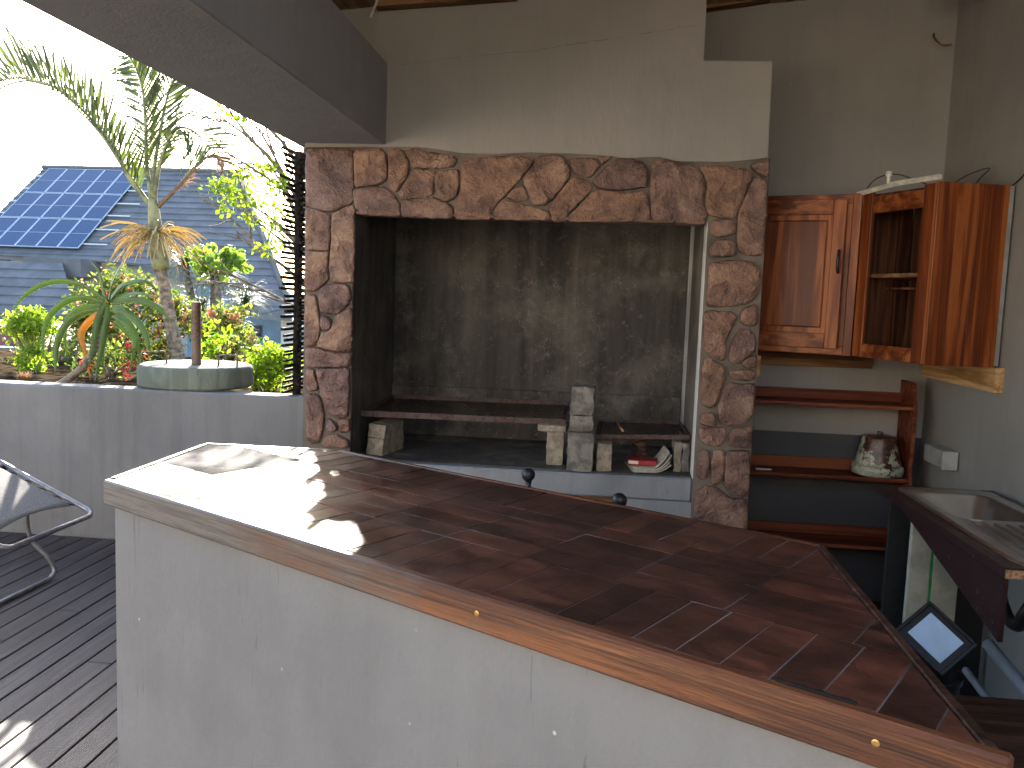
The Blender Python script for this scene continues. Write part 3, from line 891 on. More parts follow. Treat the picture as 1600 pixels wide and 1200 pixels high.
# ------------------------------------------------------------------ bar counter
bar = thing('bar_counter', (-0.39, 1.9, 0.0), 'long grey plastered bar counter with dark red tiled top and timber edge', 'bar counter')
MB().prism(CNRW, lambda a, b: (a, b, FLOOR), lambda a, b: (a, b, 0.983)).build('bar_wall', 'paint_bar', bar)
inner = inset_poly(CNR, 0.024)
MB().prism(inner, lambda a, b: (a, b, 0.984), lambda a, b: (a, b, 1.0482)).build('tile_bed', 'grout', bar)
A_ = np.array(CNR[0]); B_ = np.array(CNR[1]); U_ = (B_ - A_) / np.linalg.norm(B_ - A_); N_ = np.array([-U_[1], U_[0]])
def uvp(u, v):
    return tuple(A_ + U_ * u + N_ * v)
def put_tile(u0, u1, v0, v1):
    g = 0.0013
    j = lambda: random.uniform(-.0006, .0006)
    q = [uvp(u0 + g + j(), v0 + g + j()), uvp(u1 - g + j(), v0 + g + j()), uvp(u1 - g + j(), v1 - g + j()), uvp(u0 + g + j(), v1 - g + j())]
    q = clip_poly(q, inset_poly(CNR, 0.0244))
    if len(q) < 3 or abs(area(q)) < 0.0004:
        return
    z = 1.0496 + random.uniform(-.0006, .0006)
    tx, ty = random.uniform(-.004, .004), random.uniform(-.004, .004)
    cx = sum(p[0] for p in q) / len(q); cy = sum(p[1] for p in q) / len(q)
    qi = inset_poly(q, 0.0012) if abs(area(q)) > 0.004 else q
    n = len(q)
    m = MB()
    vs = [(p[0], p[1], 1.040) for p in q] + [(p[0], p[1], z - .0008) for p in q] + [(p[0], p[1], z + tx * (p[0] - cx) + ty * (p[1] - cy)) for p in qi]
    fs = [tuple(range(n))[::-1], tuple(range(2 * n, 3 * n))]
    for r in (0, 1):
        fs += [(r * n + i, r * n + (i + 1) % n, (r + 1) * n + (i + 1) % n, (r + 1) * n + i) for i in range(n)]
    m.add(vs, fs)
    m.build('tile', 'tile', bar)
w_ = 0.0766
for k in range(-6, 32):
    u = 1.1275 + (k - 14) * w_
    put_tile(u, u + w_, 0.0255, 0.2535)
    put_tile(u - 0.012, u - 0.012 + w_, 0.582, 0.90)
for r in range(4):
    for k in range(-5, 8):
        u = 1.272 + k * 0.2265
        put_tile(u, u + 0.2265, 0.2535 + r * 0.0821, 0.2535 + (r + 1) * 0.0821)
def edging(p, q, z0, z1, mat='edging', t=0.024, e0=0.0, e1=0.0):
    p = np.array(p); q = np.array(q); d = (q - p) / np.linalg.norm(q - p); n = np.array([-d[1], d[0]])
    L = np.linalg.norm(q - p)
    M = Matrix(((d[0], n[0], 0, p[0]), (d[1], n[1], 0, p[1]), (0, 0, 1, 0), (0, 0, 0, 1)))
    return MB().box(-e0, L + e1, 0, t, z0, z1, 0.005, M).build('edging', mat, bar)
e = edging(CNR[0], CNR[1], 0.981, 1.0515)
edging(CNR[1], CNR[2], 0.985, 1.0505, 'darkwood', 0.022, -0.026)
edging(CNR[2], CNR[3], 0.983, 1.0512, 'edging', 0.022, -0.002, -0.012)
edging(CNR[3], CNR[4], 0.982, 1.0508, 'edging', 0.023, -0.016, -0.002)
edging(CNR[4], CNR[0], 0.982, 1.051, 'edging', 0.023, -0.026, -0.028)
# black tar smear along the front joint
sm = [uvp(1.905 + .115 * i / 9, .0262) for i in range(10)] + [uvp(2.02 - .115 * i / 9, .031 + .006 * math.sin(i * 1.9) ** 2) for i in range(10)]
MB().prism(sm, lambda a, b: (a, b, 1.049), lambda a, b: (a, b, 1.0522)).build('tar_smear', 'cable', bar)
for u in (1.355, 2.055):
    p = A_ + U_ * u - N_ * 0.0006
    M = Matrix(((U_[0], 0, -N_[0], p[0]), (U_[1], 0, -N_[1], p[1]), (0, 1, 0, 1.017), (0, 0, 0, 1)))
    mm = MB().lathe([(0.0055, -0.004), (0.0055, 0.0008), (0.0035, 0.0012), (0.003, 0.0002)], seg=14)
    mm.v = [tuple(M @ Vector(q)) for q in mm.v]
    mm.build('screw', 'brass', e, 'auto')

# ------------------------------------------------------------------ parapet wall, umbrella base, stick fence
par = thing('parapet_wall', (-4.2, 5.1, 0), 'low grey plastered parapet wall with sunlit top beyond the deck', 'wall')
MB().prism([(5.0, -0.3), (5.0, 0.935), (5.012, 0.947), (5.21, 0.940), (5.22, 0.93), (5.22, -0.3)],
           lambda a, b: (-14.0, a, b), lambda a, b: (-1.70, a, b)).build('wall_body', 'paint_parapet', par)
ub = thing('umbrella_base', (-2.57, 5.36, 0.945), 'round weathered concrete umbrella base with upright brown pipe on the parapet', 'umbrella base')
cx, cy = -2.57, 5.36
MB().lathe([(0.345, 0.0), (0.356, 0.012), (0.358, 0.115), (0.348, 0.134), (0.334, 0.140), (0.06, 0.136), (0.032, 0.137)], (cx, cy, 0.948), 56).build('disc', 'concrete', ub, 'auto')
MB().lathe([(0.030, 0.0), (0.030, 0.42), (0.0265, 0.421), (0.0265, 0.20)], (cx + 0.01, cy - 0.02, 1.07), 24).build('pipe', 'pole', ub, 'auto')
for dx, a in ((-0.26, 0.35), (0.235, -0.3)):
    c, s = math.cos(a) * .075, math.sin(a) * .075
    z = 1.08
    MB().tube([(cx + dx - c, cy - .05 - s, z - .01), (cx + dx - c, cy - .05 - s, z + .065), (cx + dx - c * .8, cy - .05 - s * .8, z + .075),
               (cx + dx + c * .8, cy - .05 + s * .8, z + .082), (cx + dx + c, cy - .05 + s, z + .072), (cx + dx + c, cy - .05 + s, z - .01)], 0.006, 7).build('lifting_handle', 'pole', ub, True)

fence = thing('stick_fence', (-1.86, 5.7, 0.94), 'dark fence panel of stacked thin sticks beside the stone pillar', 'fence')
z = 0.968
while z < 2.44:
    y0 = 5.06 + random.uniform(-0.03, 0.035)
    x0 = -1.872 + random.uniform(-0.012, 0.012)
    r = random.uniform(0.0085, 0.0125)
    pts = [(x0 + random.uniform(-.008, .008), y0, z + random.uniform(-.008, .008)), (x0, y0 + 0.5, z + random.uniform(-.004, .004)), (x0 + random.uniform(-.01, .01), 6.45 + random.uniform(-.05, .05), z + random.uniform(-.01, .01))]
    MB().tube(pts, [r * 0.9, r, r * .9], 7).build('stick', 'latte', fence, 'auto')
    z += random.uniform(0.027, 0.037)
z = 0.985
while z < 2.44:
    y0 = 5.13 + random.uniform(-0.03, 0.05)
    r = random.uniform(0.009, 0.013)
    MB().tube([(-1.806 + random.uniform(-.006, .006), y0, z + random.uniform(-.006, .006)), (-1.806, 5.8, z), (-1.806, 6.45, z + random.uniform(-.01, .01))], [r * .9, r, r * .9], 7).build('stick', 'latte', fence, 'auto')
    z += random.uniform(0.026, 0.036)
for yy in (5.20, 6.3):
    MB().tube([(-1.838, yy, 0.93), (-1.836, yy, 1.7), (-1.84, yy, 2.43)], 0.026, 9).build('post', 'latte', fence, 'auto')

# ------------------------------------------------------------------ things in the fireplace
def frame_of(c, ax, rz=0.0, tilt=0.0):
    return Matrix.Translation(c) @ Matrix.Rotation(rz, 4, 'Z') @ Matrix.Rotation(tilt, 4, ax)

def rough_block(sx, sy, sz, M, amp=0.004, n=5):
    """a brick with worn, uneven faces"""
    m = MB()
    bm = bmesh.new()
    bmesh.ops.create_cube(bm, size=1.0)
    bmesh.ops.subdivide_edges(bm, edges=bm.edges[:], cuts=n, use_grid_fill=True)
    ph = [random.uniform(0, 6) for _ in range(6)]
    for v in bm.verts:
        p = v.co.copy()
        q = Vector((p.x * sx, p.y * sy, p.z * sz))
        # round the corners
        k = sum(1 for t in p if abs(t) > 0.49)
        if k >= 2:
            q *= 1 - 0.022 * (k - 1)
        q.x += amp * math.sin(60 * q.y + ph[0]) * math.cos(55 * q.z + ph[1]) + random.gauss(0, amp * .3)
        q.y += amp * math.sin(58 * q.x + ph[2]) * math.cos(63 * q.z + ph[3]) + random.gauss(0, amp * .3)
        q.z += 0.5 * amp * math.sin(50 * q.x + ph[4]) * math.cos(47 * q.y + ph[5])
        v.co = q
    bm.verts.index_update()
    m.add([tuple(M @ v.co) for v in bm.verts], [tuple(w.index for w in f.verts) for f in bm.faces])
    bm.free()
    return m

def brick(c, s, rz, mat, label, tilt=0.0, ax='Y', group='loose bricks on the hearth', amp=0.004):
    M = frame_of((c[0], c[1], c[2]), ax, rz, tilt)
    o = rough_block(*s, M, amp).build('brick', mat, None, True)
    o.data.set_sharp_from_angle(angle=math.radians(50))
    tag(o, label, 'brick', group)
    return o
brick((-1.27, 5.235, 0.652), (0.11, 0.30, 0.105), -0.22, 'brick', 'lower of two stacked pale bricks at the left of the hearth')
brick((-1.265, 5.225, 0.749), (0.115, 0.27, 0.085), -0.22, 'brick', 'upper of two stacked bricks, under the left end of the long grill', 0.05)
brick((-0.20, 5.115, 0.705), (0.098, 0.10, 0.205), 0.05, 'brick', 'upright brick carrying a rusty ring mark, left of the tall brick pier')
brick((-0.215, 5.14, 0.828), (0.17, 0.20, 0.038), -0.05, 'brick', 'flat yellowish brick slip under the right end of the long grill')
brick((-0.045, 5.03, 0.716), (0.15, 0.22, 0.232), 0.0, 'brickdark', 'large rough grey block at the foot of the brick pier', amp=0.006)
brick((-0.047, 5.03, 0.881), (0.128, 0.20, 0.092), 0.03, 'brickdark', 'middle grey block of the brick pier between the grills', amp=0.006)
brick((-0.042, 5.045, 1.012), (0.132, 0.21, 0.165), -0.04, 'brickdark', 'soot topped block crowning the brick pier between the grills', 0.03, amp=0.007)
brick((0.095, 5.07, 0.683), (0.088, 0.20, 0.165), 0.0, 'brick', 'upright pale brick just right of the brick pier')
brick((0.528, 5.15, 0.690), (0.044, 0.15, 0.178), 0.0, 'brick', 'thin upright brick next to the newspapers')
brick((0.574, 5.15, 0.688), (0.044, 0.15, 0.174), 0.02, 'brickdark', 'thin upright brick against the pale right reveal')

def grill(name_label, p00, p10, p01, p11, bar_h, nx, ny):
    """p00/p10 front corners, p01/p11 back corners (top of the frame)"""
    P = [Vector(q) for q in (p00, p10, p11, p01)]
    c = sum(P, Vector()) / 4
    t = thing('grill_grid', c, name_label, 'grill')
    for a, b in ((0, 1), (1, 2), (2, 3), (3, 0)):
        d = (P[b] - P[a]).normalized(); up = Vector((0, 0, 1)); nrm = up.cross(d).normalized()
        M = Matrix(((d.x, nrm.x, 0, P[a].x), (d.y, nrm.y, 0, P[a].y), (d.z, nrm.z, 1, P[a].z), (0, 0, 0, 1)))
        L = (P[b] - P[a]).length
        MB().box(0.0015 if a % 2 else 0, L - (0.0015 if a % 2 else 0), 0, 0.006, -bar_h, 0, 0.001, M).box(0.006, L - 0.006, 0.006, 0.026, -bar_h, -bar_h + 0.005, 0.0, M).build('frame_bar', 'rust', t)
    # expanded metal: diagonal strands both ways
    m = MB()
    def at(u, v, dz=0.0):
        q = P[0] * (1 - u) * (1 - v) + P[1] * u * (1 - v) + P[2] * u * v + P[3] * (1 - u) * v
        return Vector((q.x, q.y, q.z - bar_h + 0.008 + dz))
    for k in range(-ny, nx):
        for sgn in (1, -1):
            pts = []
            for j in range(ny + 1):
                u = (k + j) / nx
                if -1e-6 <= u <= 1 + 1e-6:
                    uu = u if sgn > 0 else 1 - u
                    pts.append(at(min(max(uu, 0), 1), j / ny, 0.0015 * sgn))
            if len(pts) > 1:
                m.tube([pts[0], pts[-1]], 0.0019, 4, cap=False)
    o = m.build('expanded_mesh', 'mesh', t, fixn=False)
    tag(o, kind='stuff')
    return t
grill('long rusty grill grid with expanded mesh resting on bricks', (-1.395, 5.10, 0.872), (-0.138, 5.10, 0.878), (-1.35, 5.75, 0.902), (-0.142, 5.75, 0.912), 0.036, 34, 9)
grill('short rusty grill grid with expanded mesh right of the brick pier', (0.040, 5.06, 0.803), (0.592, 5.06, 0.829), (0.060, 5.58, 0.826), (0.585, 5.58, 0.838), 0.028, 16, 8)
tag(MB().tube([(0.20, 5.08, 0.83), (0.17, 5.30, 0.845)], 0.008, 8).build('twig', 'pine', None, True), 'short pale stick lying on the short grill', 'stick')

# papers
def sheet_stack(name, M, w, d, n, dz, mat, curl, label, cat, group=None):
    m = MB()
    for k in range(n):
        ox, oy, a = random.uniform(-.01, .01), random.uniform(-.01, .01), random.uniform(-.08, .08)
        nx = 8
        top = []; bot = []
        for i in range(nx + 1):
            x = -w / 2 + w * i / nx
            z = k * dz + curl * max(0, (i / nx - .55)) ** 2 * 3 * (1 + .3 * k)
            for y in (-d / 2, d / 2):
                xx = x * math.cos(a) - y * math.sin(a) + ox; yy = x * math.sin(a) + y * math.cos(a) + oy
                bot.append(M @ Vector((xx, yy, z))); top.append(M @ Vector((xx, yy, z + dz * .8)))
        nb = len(bot)
        fs = []
        for i in range(nx):
            a0, a1, b0, b1 = 2 * i, 2 * i + 1, 2 * i + 2, 2 * i + 3
            fs += [(a0, a1, b1, b0), (nb + a0, nb + b0, nb + b1, nb + a1), (a0, b0, nb + b0, nb + a0), (a1, nb + a1, nb + b1, b1)]
        fs += [(0, nb, nb + 1, 1), (nb - 2, nb - 1, 2 * nb - 1, 2 * nb - 2)]
        m.add(bot + top, fs)
    return tag(m.build(name, mat), label, cat, group)
sheet_stack('newspaper', Matrix.Translation((0.36, 5.13, 0.601)) @ Matrix.Rotation(0.12, 4, 'Z'), 0.22, 0.24, 5, 0.006, 'paper', 0.075, 'folded newspapers with curling edge under the short grill', 'newspaper')
o = MB().box(-.085, .085, -.06, .06, 0, .03, .003, Matrix.Translation((0.325, 5.11, 0.634)) @ Matrix.Rotation(-0.1, 4, 'Z')).build('card_box', 'redbox')
tag(o, 'flattened red card box lying on the newspapers', 'box')
lab = MB().box(-.078, -.02, -.0615, -.0603, .006, .024, 0, Matrix.Translation((0.325, 5.11, 0.634)) @ Matrix.Rotation(-0.1, 4, 'Z')).build('printed_panel', 'white', o)
m = MB()
for k in range(5):
    a = k * 1.3
    pts = [Vector((0.30 + .06 * math.cos(a + j * 1.05) * random.uniform(.6, 1.2), 5.20 + .05 * math.sin(a + j * 1.05) * random.uniform(.6, 1.2), 0.615 + 0.03 * k + random.uniform(0, .05))) for j in range(6)]
    cpt = sum(pts, Vector()) / 6 + Vector((0, 0, .02))
    m.add([tuple(q) for q in pts] + [tuple(cpt)], [(j, (j + 1) % 6, 6) for j in range(6)])
tag(m.build('crumpled_paper', 'brownpaper'), 'crumpled brown paper behind the red card box', 'paper')

# iron stand with ball finials between the bar and the hearth
st = thing('iron_stand', (-0.06, 3.82, FLOOR), 'black iron stand with two ball finials behind the bar', 'iron stand')
b1, b2 = Vector((-0.277, 4.0, 0.76)), Vector((0.141, 3.58, 0.76))
for b in (b1, b2):
    MB().tube([(b.x, b.y, FLOOR), (b.x, b.y, b.z - .06), (b.x, b.y, b.z - 0.03)], [0.013, 0.013, 0.018], 10).build('post', 'black', st, True)
    MB().lathe([(0.006, -.0335), (0.018, -.028), (0.029, -.015), (0.0325, 0.002), (0.028, 0.018), (0.017, 0.029), (0.005, 0.0325)], tuple(b), 24).build('ball_finial', 'black', st, True)
    MB().tube([(b.x - .02, b.y - .12, FLOOR + .01), (b.x, b.y, FLOOR + .12), (b.x + .02, b.y + .12, FLOOR + .01)], 0.01, 8).build('foot', 'black', st, True)
MB().tube([b1 + Vector((0, 0, -.055)), b1 * .7 + b2 * .3 + Vector((0, 0, -.075)), b2 + Vector((0, 0, -.055))], 0.006, 7).build('rail', 'black', st, True)

# ------------------------------------------------------------------ bookcase
bc = thing('bookcase', (1.45, 5.35, FLOOR), 'open reddish brown bookcase with scalloped side against the back wall', 'bookcase')
YF, YB = 5.225, 5.485
prof = [(YB, FLOOR), (YF, FLOOR), (YF, 0.56), (YF + .004, 0.60), (YF + .022, 0.635), (YF + .026, 0.68), (YF + .012, 0.74), (YF + .012, 1.0), (YF + .016, 1.05), (YF + .04, 1.08), (YF + .05, 1.12), (YF + .06, 1.165), (YF + .09, 1.175), (YB, 1.175)]
for xx in (0.962, 1.905):
    MB().prism(prof, lambda a, b: (xx, a, b), lambda a, b: (xx + 0.022, a, b)).build('side_panel', 'shelfwood', bc)
for z in (1.035, 0.597, 0.178, -0.24):
    part('shelf', 'shelfwood', bc, (0.9845, 1.9045, YF + .014, YB - .004, z - .022, z), ch=0.002)
for z0, z1 in ((1.036, 1.096), (0.598, 0.664), (0.179, 0.24)):
    part('back_rail', 'shelfwood', bc, (0.9845, 1.9045, YB - .02, YB - .004, z0, z1))
pot = thing('enamel_pot', (1.755, 5.335, 0.598), 'rusted white enamel pot standing on the bookcase shelf', 'pot')
MB().lathe([(0.115, 0.0), (0.148, 0.012), (0.152, 0.045), (0.146, 0.062), (0.140, 0.066)], (1.755, 5.335, 0.599), 40).build('base_rim', 'pot', pot, True)
MB().lathe([(0.135, 0.066), (0.131, 0.09), (0.118, 0.14), (0.108, 0.19), (0.102, 0.228), (0.098, 0.238), (0.05, 0.246)], (1.755, 5.335, 0.599), 40).build('body', 'pot', pot, True)
MB().lathe([(0.016, 0.246), (0.013, 0.255), (0.02, 0.262), (0.01, 0.27)], (1.755, 5.335, 0.599), 16).build('knob', 'pot', pot, True)
tag(part('strip', 'white', None, (1.03, 1.125, 5.31, 5.318, 0.598, 0.606)), 'small white strip lying on the bookcase shelf by the stone pillar', 'strip')

# battens and box on the walls
tag(part('batten', 'pinex', None, (0.95, 1.72, 5.462, 5.499, 1.235, 1.335), ch=0.002), 'brown timber batten on the back wall under the cabinet', 'batten')
MBb = MB().prism([(4.505, 1.205), (5.46, 1.205), (5.46, 1.33), (4.505, 1.33)], lambda a, b: (2.015, a, b), lambda a, b: (2.0595, a, b)).build('batten', 'pine')
tag(MBb, 'pale pine batten with knots on the side wall under the cabinet', 'batten')
tag(part('batten', 'pine', None, (0.928, 0.958, 5.0, 5.19, 1.195, 1.315), ch=0.002), 'short pale pine block beside the stone pillar', 'batten')
bx = thing('junction_box', (2.03, 5.08, 0.74), 'grey rectangular junction box on the side wall above the sink', 'junction box')
part('body', 'greybox', bx, (1.975, 2.0595, 4.94, 5.22, 0.725, 0.825), ch=0.006)
part('lid', 'lid', bx, (1.968, 2.052, 4.925, 4.939, 0.722, 0.828), ch=0.003)

# ------------------------------------------------------------------ wall cabinet in the corner
cab = thing('wall_cabinet', (1.6, 5.0, 1.333), 'varnished corner wall cabinet with one closed door and one open glassless frame', 'wall cabinet')
Z0, Z1 = 1.335, 2.235
P1, P2, P3, P4 = np.array([0.80, 5.275]), np.array([1.452, 4.988]), np.array([1.661, 4.462]), np.array([2.052, 4.548])
def frame(p, q):
    d = (q - p) / np.linalg.norm(q - p); n = np.array([d[1], -d[0]])   # n points out of the front
    return Matrix(((d[0], n[0], 0, p[0]), (d[1], n[1], 0, p[1]), (0, 0, 1, 0), (0, 0, 0, 1))), np.linalg.norm(q - p)
def cbox(name, mat, M, x0, x1, y0, y1, z0, z1, ch=0.003, par=None):
    return MB().box(x0, x1, y0, y1, z0, z1, ch, M).build(name, mat, par or cab)
M1, L1 = frame(P1, P2)
# left unit: frame, door with raised panel
cbox('top_rail', 'cabh', M1, 0.0, L1 - .05, -.022, 0, Z1 - .05, Z1)
cbox('bottom_rail', 'cabh', M1, 0.0, L1 - .05, -.022, 0, Z0, Z0 + .05)
cbox('stile', 'cab', M1, L1 - .05, L1 - .004, -.024, .001, Z0 - .003, Z1 + .003)
cbox('stile', 'cab', M1, -0.04, 0.0, -.024, .001, Z0 - .003, Z1 + .003)
cbox('stile', 'cab', M1, L1 - .13, L1 - .0505, -.03, -.002, Z0 + .0505, Z1 - .0505)
d = cbox('door', 'cab', M1, 0.06, L1 - .078, .003, .022, Z0 + .035, Z1 - .03)
dx0, dx1, dz0, dz1 = 0.06, L1 - .078, Z0 + .035, Z1 - .03
for (a, b, c_, e_) in ((dx0, dx0 + .07, dz0, dz1), (dx1 - .07, dx1, dz0, dz1)):
    cbox('door_stile', 'cab', M1, a, b, .0225, .031, c_, e_, .003, d)
for (c_, e_) in ((dz0, dz0 + .085), (dz1 - .085, dz1)):
    cbox('door_rail', 'cabh', M1, dx0 + .0705, dx1 - .0705, .0225, .0305, c_, e_, .003, d)
cbox('raised_panel', 'cab', M1, dx0 + .095, dx1 - .095, .0225, .030, dz0 + .115, dz1 - .115, .0075, d)
hx = dx1 - .022
hp = [(hx, .031, 1.80), (hx, .05, 1.80), (hx, .062, 1.812), (hx, .066, 1.86), (hx, .062, 1.908), (hx, .05, 1.92), (hx, .031, 1.92)]
MB().tube([tuple(M1 @ Vector(q)) for q in hp], [.007, .007, .008, .009, .008, .007, .007], 9).build('handle', 'black', d, True)
# right unit: front frame without glass
M2, L2 = frame(P2, P3)
cbox('stile', 'cab', M2, 0.0, 0.075, -.022, 0, Z0, Z1)
cbox('stile', 'cab', M2, L2 - .11, L2 - .03, -.022, .002, Z0, Z1)
cbox('corner_moulding', 'cab', M2, L2 - .029, L2 - .012, -.02, .008, Z0, Z1 + .002)
cbox('corner_moulding', 'cab', M2, L2 - .0115, L2 + .004, -.02, .014, Z0, Z1 + .004, .004)
cbox('top_rail', 'cabh', M2, 0.0755, L2 - .1105, -.0215, -.001, Z1 - .115, Z1 - .025)
cbox('bottom_rail', 'cabh', M2, 0.0755, L2 - .1105, -.0215, -.001, Z0, Z0 + .075)
cbox('ledge', 'laminate', M2, 0.0755, L2 - .1105, -.10, -.022, Z0 + .055, Z0 + .070, 0)
cbox('shelf', 'pinex', M2, -.004, L2 - .02, -.34, -.06, 1.775, 1.797)
cbox('shelf', 'cabin', M2, -.004, L2 - .02, -.34, -.20, 1.715, 1.727, .001)
cbox('floor_panel', 'cabin', M2, 0.0, L2 - .01, -.345, -.023, Z0 + .035, Z0 + .053, .001)
for k in range(5):
    xa = 0.0 + k * (L2 - .01) / 5
    cbox('back_board', 'cabin', M2, xa + .001, xa + (L2 - .01) / 5 - .001, -.36, -.346, Z0 + .02, Z1 - .03, .002)
for k in range(4):
    ya = -.345 + k * .08
    cbox('side_board', 'cabin', M2, -.022, -.006, ya + .001, ya + .079, Z0 + .02, Z1 - .03, .002)
cbox('head_panel', 'cabin', M2, -.004, L2 - .01, -.345, -.023, Z1 - .045, Z1 - .03, .001)
# end panel of three boards facing the room
M3, L3 = frame(P3, P4)
for a, b in ((0.006, 0.095), (0.096, 0.205), (0.206, L3 - 0.03)):
    cbox('end_board', 'cab', M3, a, b, -.022, random.uniform(-.0025, .0), Z0 - .004, Z1 + random.uniform(-.003, .004), .0008)
cbox('end_filler', 'greybox', M3, L3 - .029, L3 - .002, -.022, -.004, Z0, Z1, .003)
# shell: hidden sides and top
bodyp = [tuple(P1 + np.array([0.0, .03])), tuple(P2 + np.array([-.01, .03])), (1.45, 5.49), (0.95, 5.49)]
MB().prism(bodyp, lambda a, b: (a, b, Z0 + .01), lambda a, b: (a, b, Z0 + .03)).build('base_panel', 'cabin', cab)
MB().prism(bodyp, lambda a, b: (a, b, Z1 - .03), lambda a, b: (a, b, Z1 - .012)).build('top_panel', 'cabin', cab)
MB().prism([tuple(P2 + np.array([.012, .03])), tuple(P3 + np.array([.03, .03])), (2.04, 4.585), (2.04, 5.2), (1.6, 5.3)], lambda a, b: (a, b, Z1 - .02), lambda a, b: (a, b, Z1 - .008)).build('top_panel', 'cabin', cab)
# loose white strip on top with a small tap
ws = thing('white_strip', (1.55, 4.75, 2.24), 'paint splashed white strip lying along the top of the cabinet', 'strip')
q0, q1 = P2 + np.array([-.02, .05]), P3 + np.array([.0, .02])
MB().tube([(q0[0], q0[1], 2.236), ((q0[0] + q1[0]) / 2, (q0[1] + q1[1]) / 2, 2.262), (q1[0], q1[1], 2.262)], 0.014, 5).build('strip_body', 'white', ws)
MB().lathe([(0.010, 0), (0.010, .045), (.017, .046), (.017, .07), (.006, .072)], ((q0[0] * .6 + q1[0] * .4), (q0[1] * .6 + q1[1] * .4), 2.262), 12).build('plug', 'white', ws, 'auto')
for i, (pts, lab) in enumerate((
        ([(1.50, 5.2, 2.245), (1.56, 5.15, 2.34), (1.66, 5.1, 2.36), (1.76, 5.02, 2.31), (1.84, 4.9, 2.26), (1.9, 4.8, 2.25)], 'thin black cable looping over the cabinet top in the corner'),
        ([(1.84, 4.9, 2.25), (1.92, 4.82, 2.32), (2.0, 4.75, 2.35), (1.94, 4.7, 2.29), (1.90, 4.66, 2.25)], 'thin black cable sticking up from the end of the cabinet'),
        ([(2.055, 4.7, 2.22), (2.05, 4.5, 2.27), (2.05, 4.2, 2.42), (2.05, 3.9, 2.62)], 'black cable running up the side wall from the cabinet'))):
    tag(MB().tube(smooth_path(pts, 20), 0.0035, 5).build('cable', 'cable', None, True), lab, 'cable')
tag(MB().tube(smooth_path([(1.93, 5.49, 3.24), (1.92, 5.44, 3.2), (1.96, 5.43, 3.16), (2.02, 5.45, 3.17)], 12), 0.006, 6).build('cable', 'pinex', None, True), 'short brown cable stub on the wall high in the corner', 'cable')

# ------------------------------------------------------------------ sink unit
sk = thing('sink_unit', (1.77, 3.7, FLOOR), 'dark maroon worktop with stainless steel sink on the side wall', 'sink')
def rrect(x0, x1, y0, y1, r, n=6):
    pts = []
    for cx_, cy_, a0 in ((x1 - r, y1 - r, 0), (x0 + r, y1 - r, 90), (x0 + r, y0 + r, 180), (x1 - r, y0 + r, 270)):
        for k in range(n + 1):
            a = math.radians(a0 + 90 * k / n)
            pts.append((cx_ + r * math.cos(a), cy_ + r * math.sin(a)))
    return pts
def loft(rings, cap_end=True):
    m = MB(); n = len(rings[0]); vs = [p for r in rings for p in r]; fs = []
    for r in range(len(rings) - 1):
        fs += [(r * n + i, r * n + (i + 1) % n, (r + 1) * n + (i + 1) % n, (r + 1) * n + i) for i in range(n)]
    if cap_end:
        fs.append(tuple((len(rings) - 1) * n + i for i in range(n)))
    return m.add(vs, fs)
lift = lambda pts, z: [(a, b, z) for a, b in pts]
# worktop with an opening under the sink
wt = [(1.487, 3.06), (2.058, 3.06), (2.058, 4.43), (1.53, 4.43), (1.487, 4.40)]
part('worktop', 'laminate', sk, (1.487, 1.572, 3.06, 4.43, 0.658, 0.699), ch=0.008)
part('worktop_back', 'laminate', sk, (1.9945, 2.058, 3.06, 4.43, 0.658, 0.699), ch=0.003)
part('worktop_end', 'laminate', sk, (1.5725, 1.994, 4.345, 4.43, 0.658, 0.6985), ch=0.003)
part('worktop_end', 'laminate', sk, (1.5725, 1.994, 3.062, 3.10, 0.658, 0.6985), ch=0.003)
part('cut_edge', 'chip', sk, (1.495, 2.05, 3.052, 3.0595, 0.664, 0.694))
rim0 = rrect(1.555, 2.015, 3.085, 4.375, 0.075)
rim1 = rrect(1.560, 2.010, 3.090, 4.370, 0.072)
rim2 = rrect(1.580, 1.990, 3.110, 4.350, 0.060)
hole = rrect(1.615, 1.965, 3.76, 4.29, 0.075)
hole2 = rrect(1.627, 1.953, 3.772, 4.278, 0.066)
flr = rrect(1.655, 1.925, 3.80, 4.25, 0.055)
loft([lift(rim0, 0.6995), lift(rim1, 0.7075), lift(rim2, 0.7035), lift(hole, 0.7025), lift(hole2, 0.695), lift(flr, 0.545)]).build('basin', 'steel', sk, True)
for k in range(7):
    xx = 1.635 + k * 0.05
    MB().tube([(xx, 3.15, .7035), (xx, 3.17, .7065), (xx, 3.67, .7065), (xx, 3.69, .7035)], [.004, .009, .009, .004], 8).build('drainer_rib', 'steel', sk, True)
MB().prism([(4.19, 0.655), (3.12, 0.655), (3.12, 0.41)], lambda a, b: (1.52, a, b), lambda a, b: (1.538, a, b)).build('apron', 'laminate', sk)
MB().tube(smooth_path([(1.79, 3.98, .545), (1.79, 3.90, .50), (1.77, 3.70, .46), (1.75, 3.60, .40), (1.75, 3.53, .355), (1.75, 3.45, .36), (1.75, 3.41, .42), (1.78, 3.39, .5)], 24), 0.026, 12).build('trap_pipe', 'blackplastic', sk, True)
MB().tube([(1.75, 3.68, .19), (1.80, 3.3, .08), (1.86, 2.9, -.02)], 0.026, 12).build('waste_pipe', 'pvc', sk, True)
MB().tube([(1.70, 3.75, .04), (1.75, 3.3, -.08), (1.78, 2.9, -.16)], 0.016, 10).build('waste_pipe', 'pvc', sk, True)
part('side_panel', 'dark', sk, (1.56, 2.055, 4.40, 4.425, FLOOR - .02, 0.656))
tag(part('soap_label', 'white', None, (1.63, 1.67, 3.72, 3.745, 0.7265, 0.7285)), 'tiny white paper scrap on the steel sink rim', 'paper')
sk.location = (1.74, 3.7, FLOOR + .022)
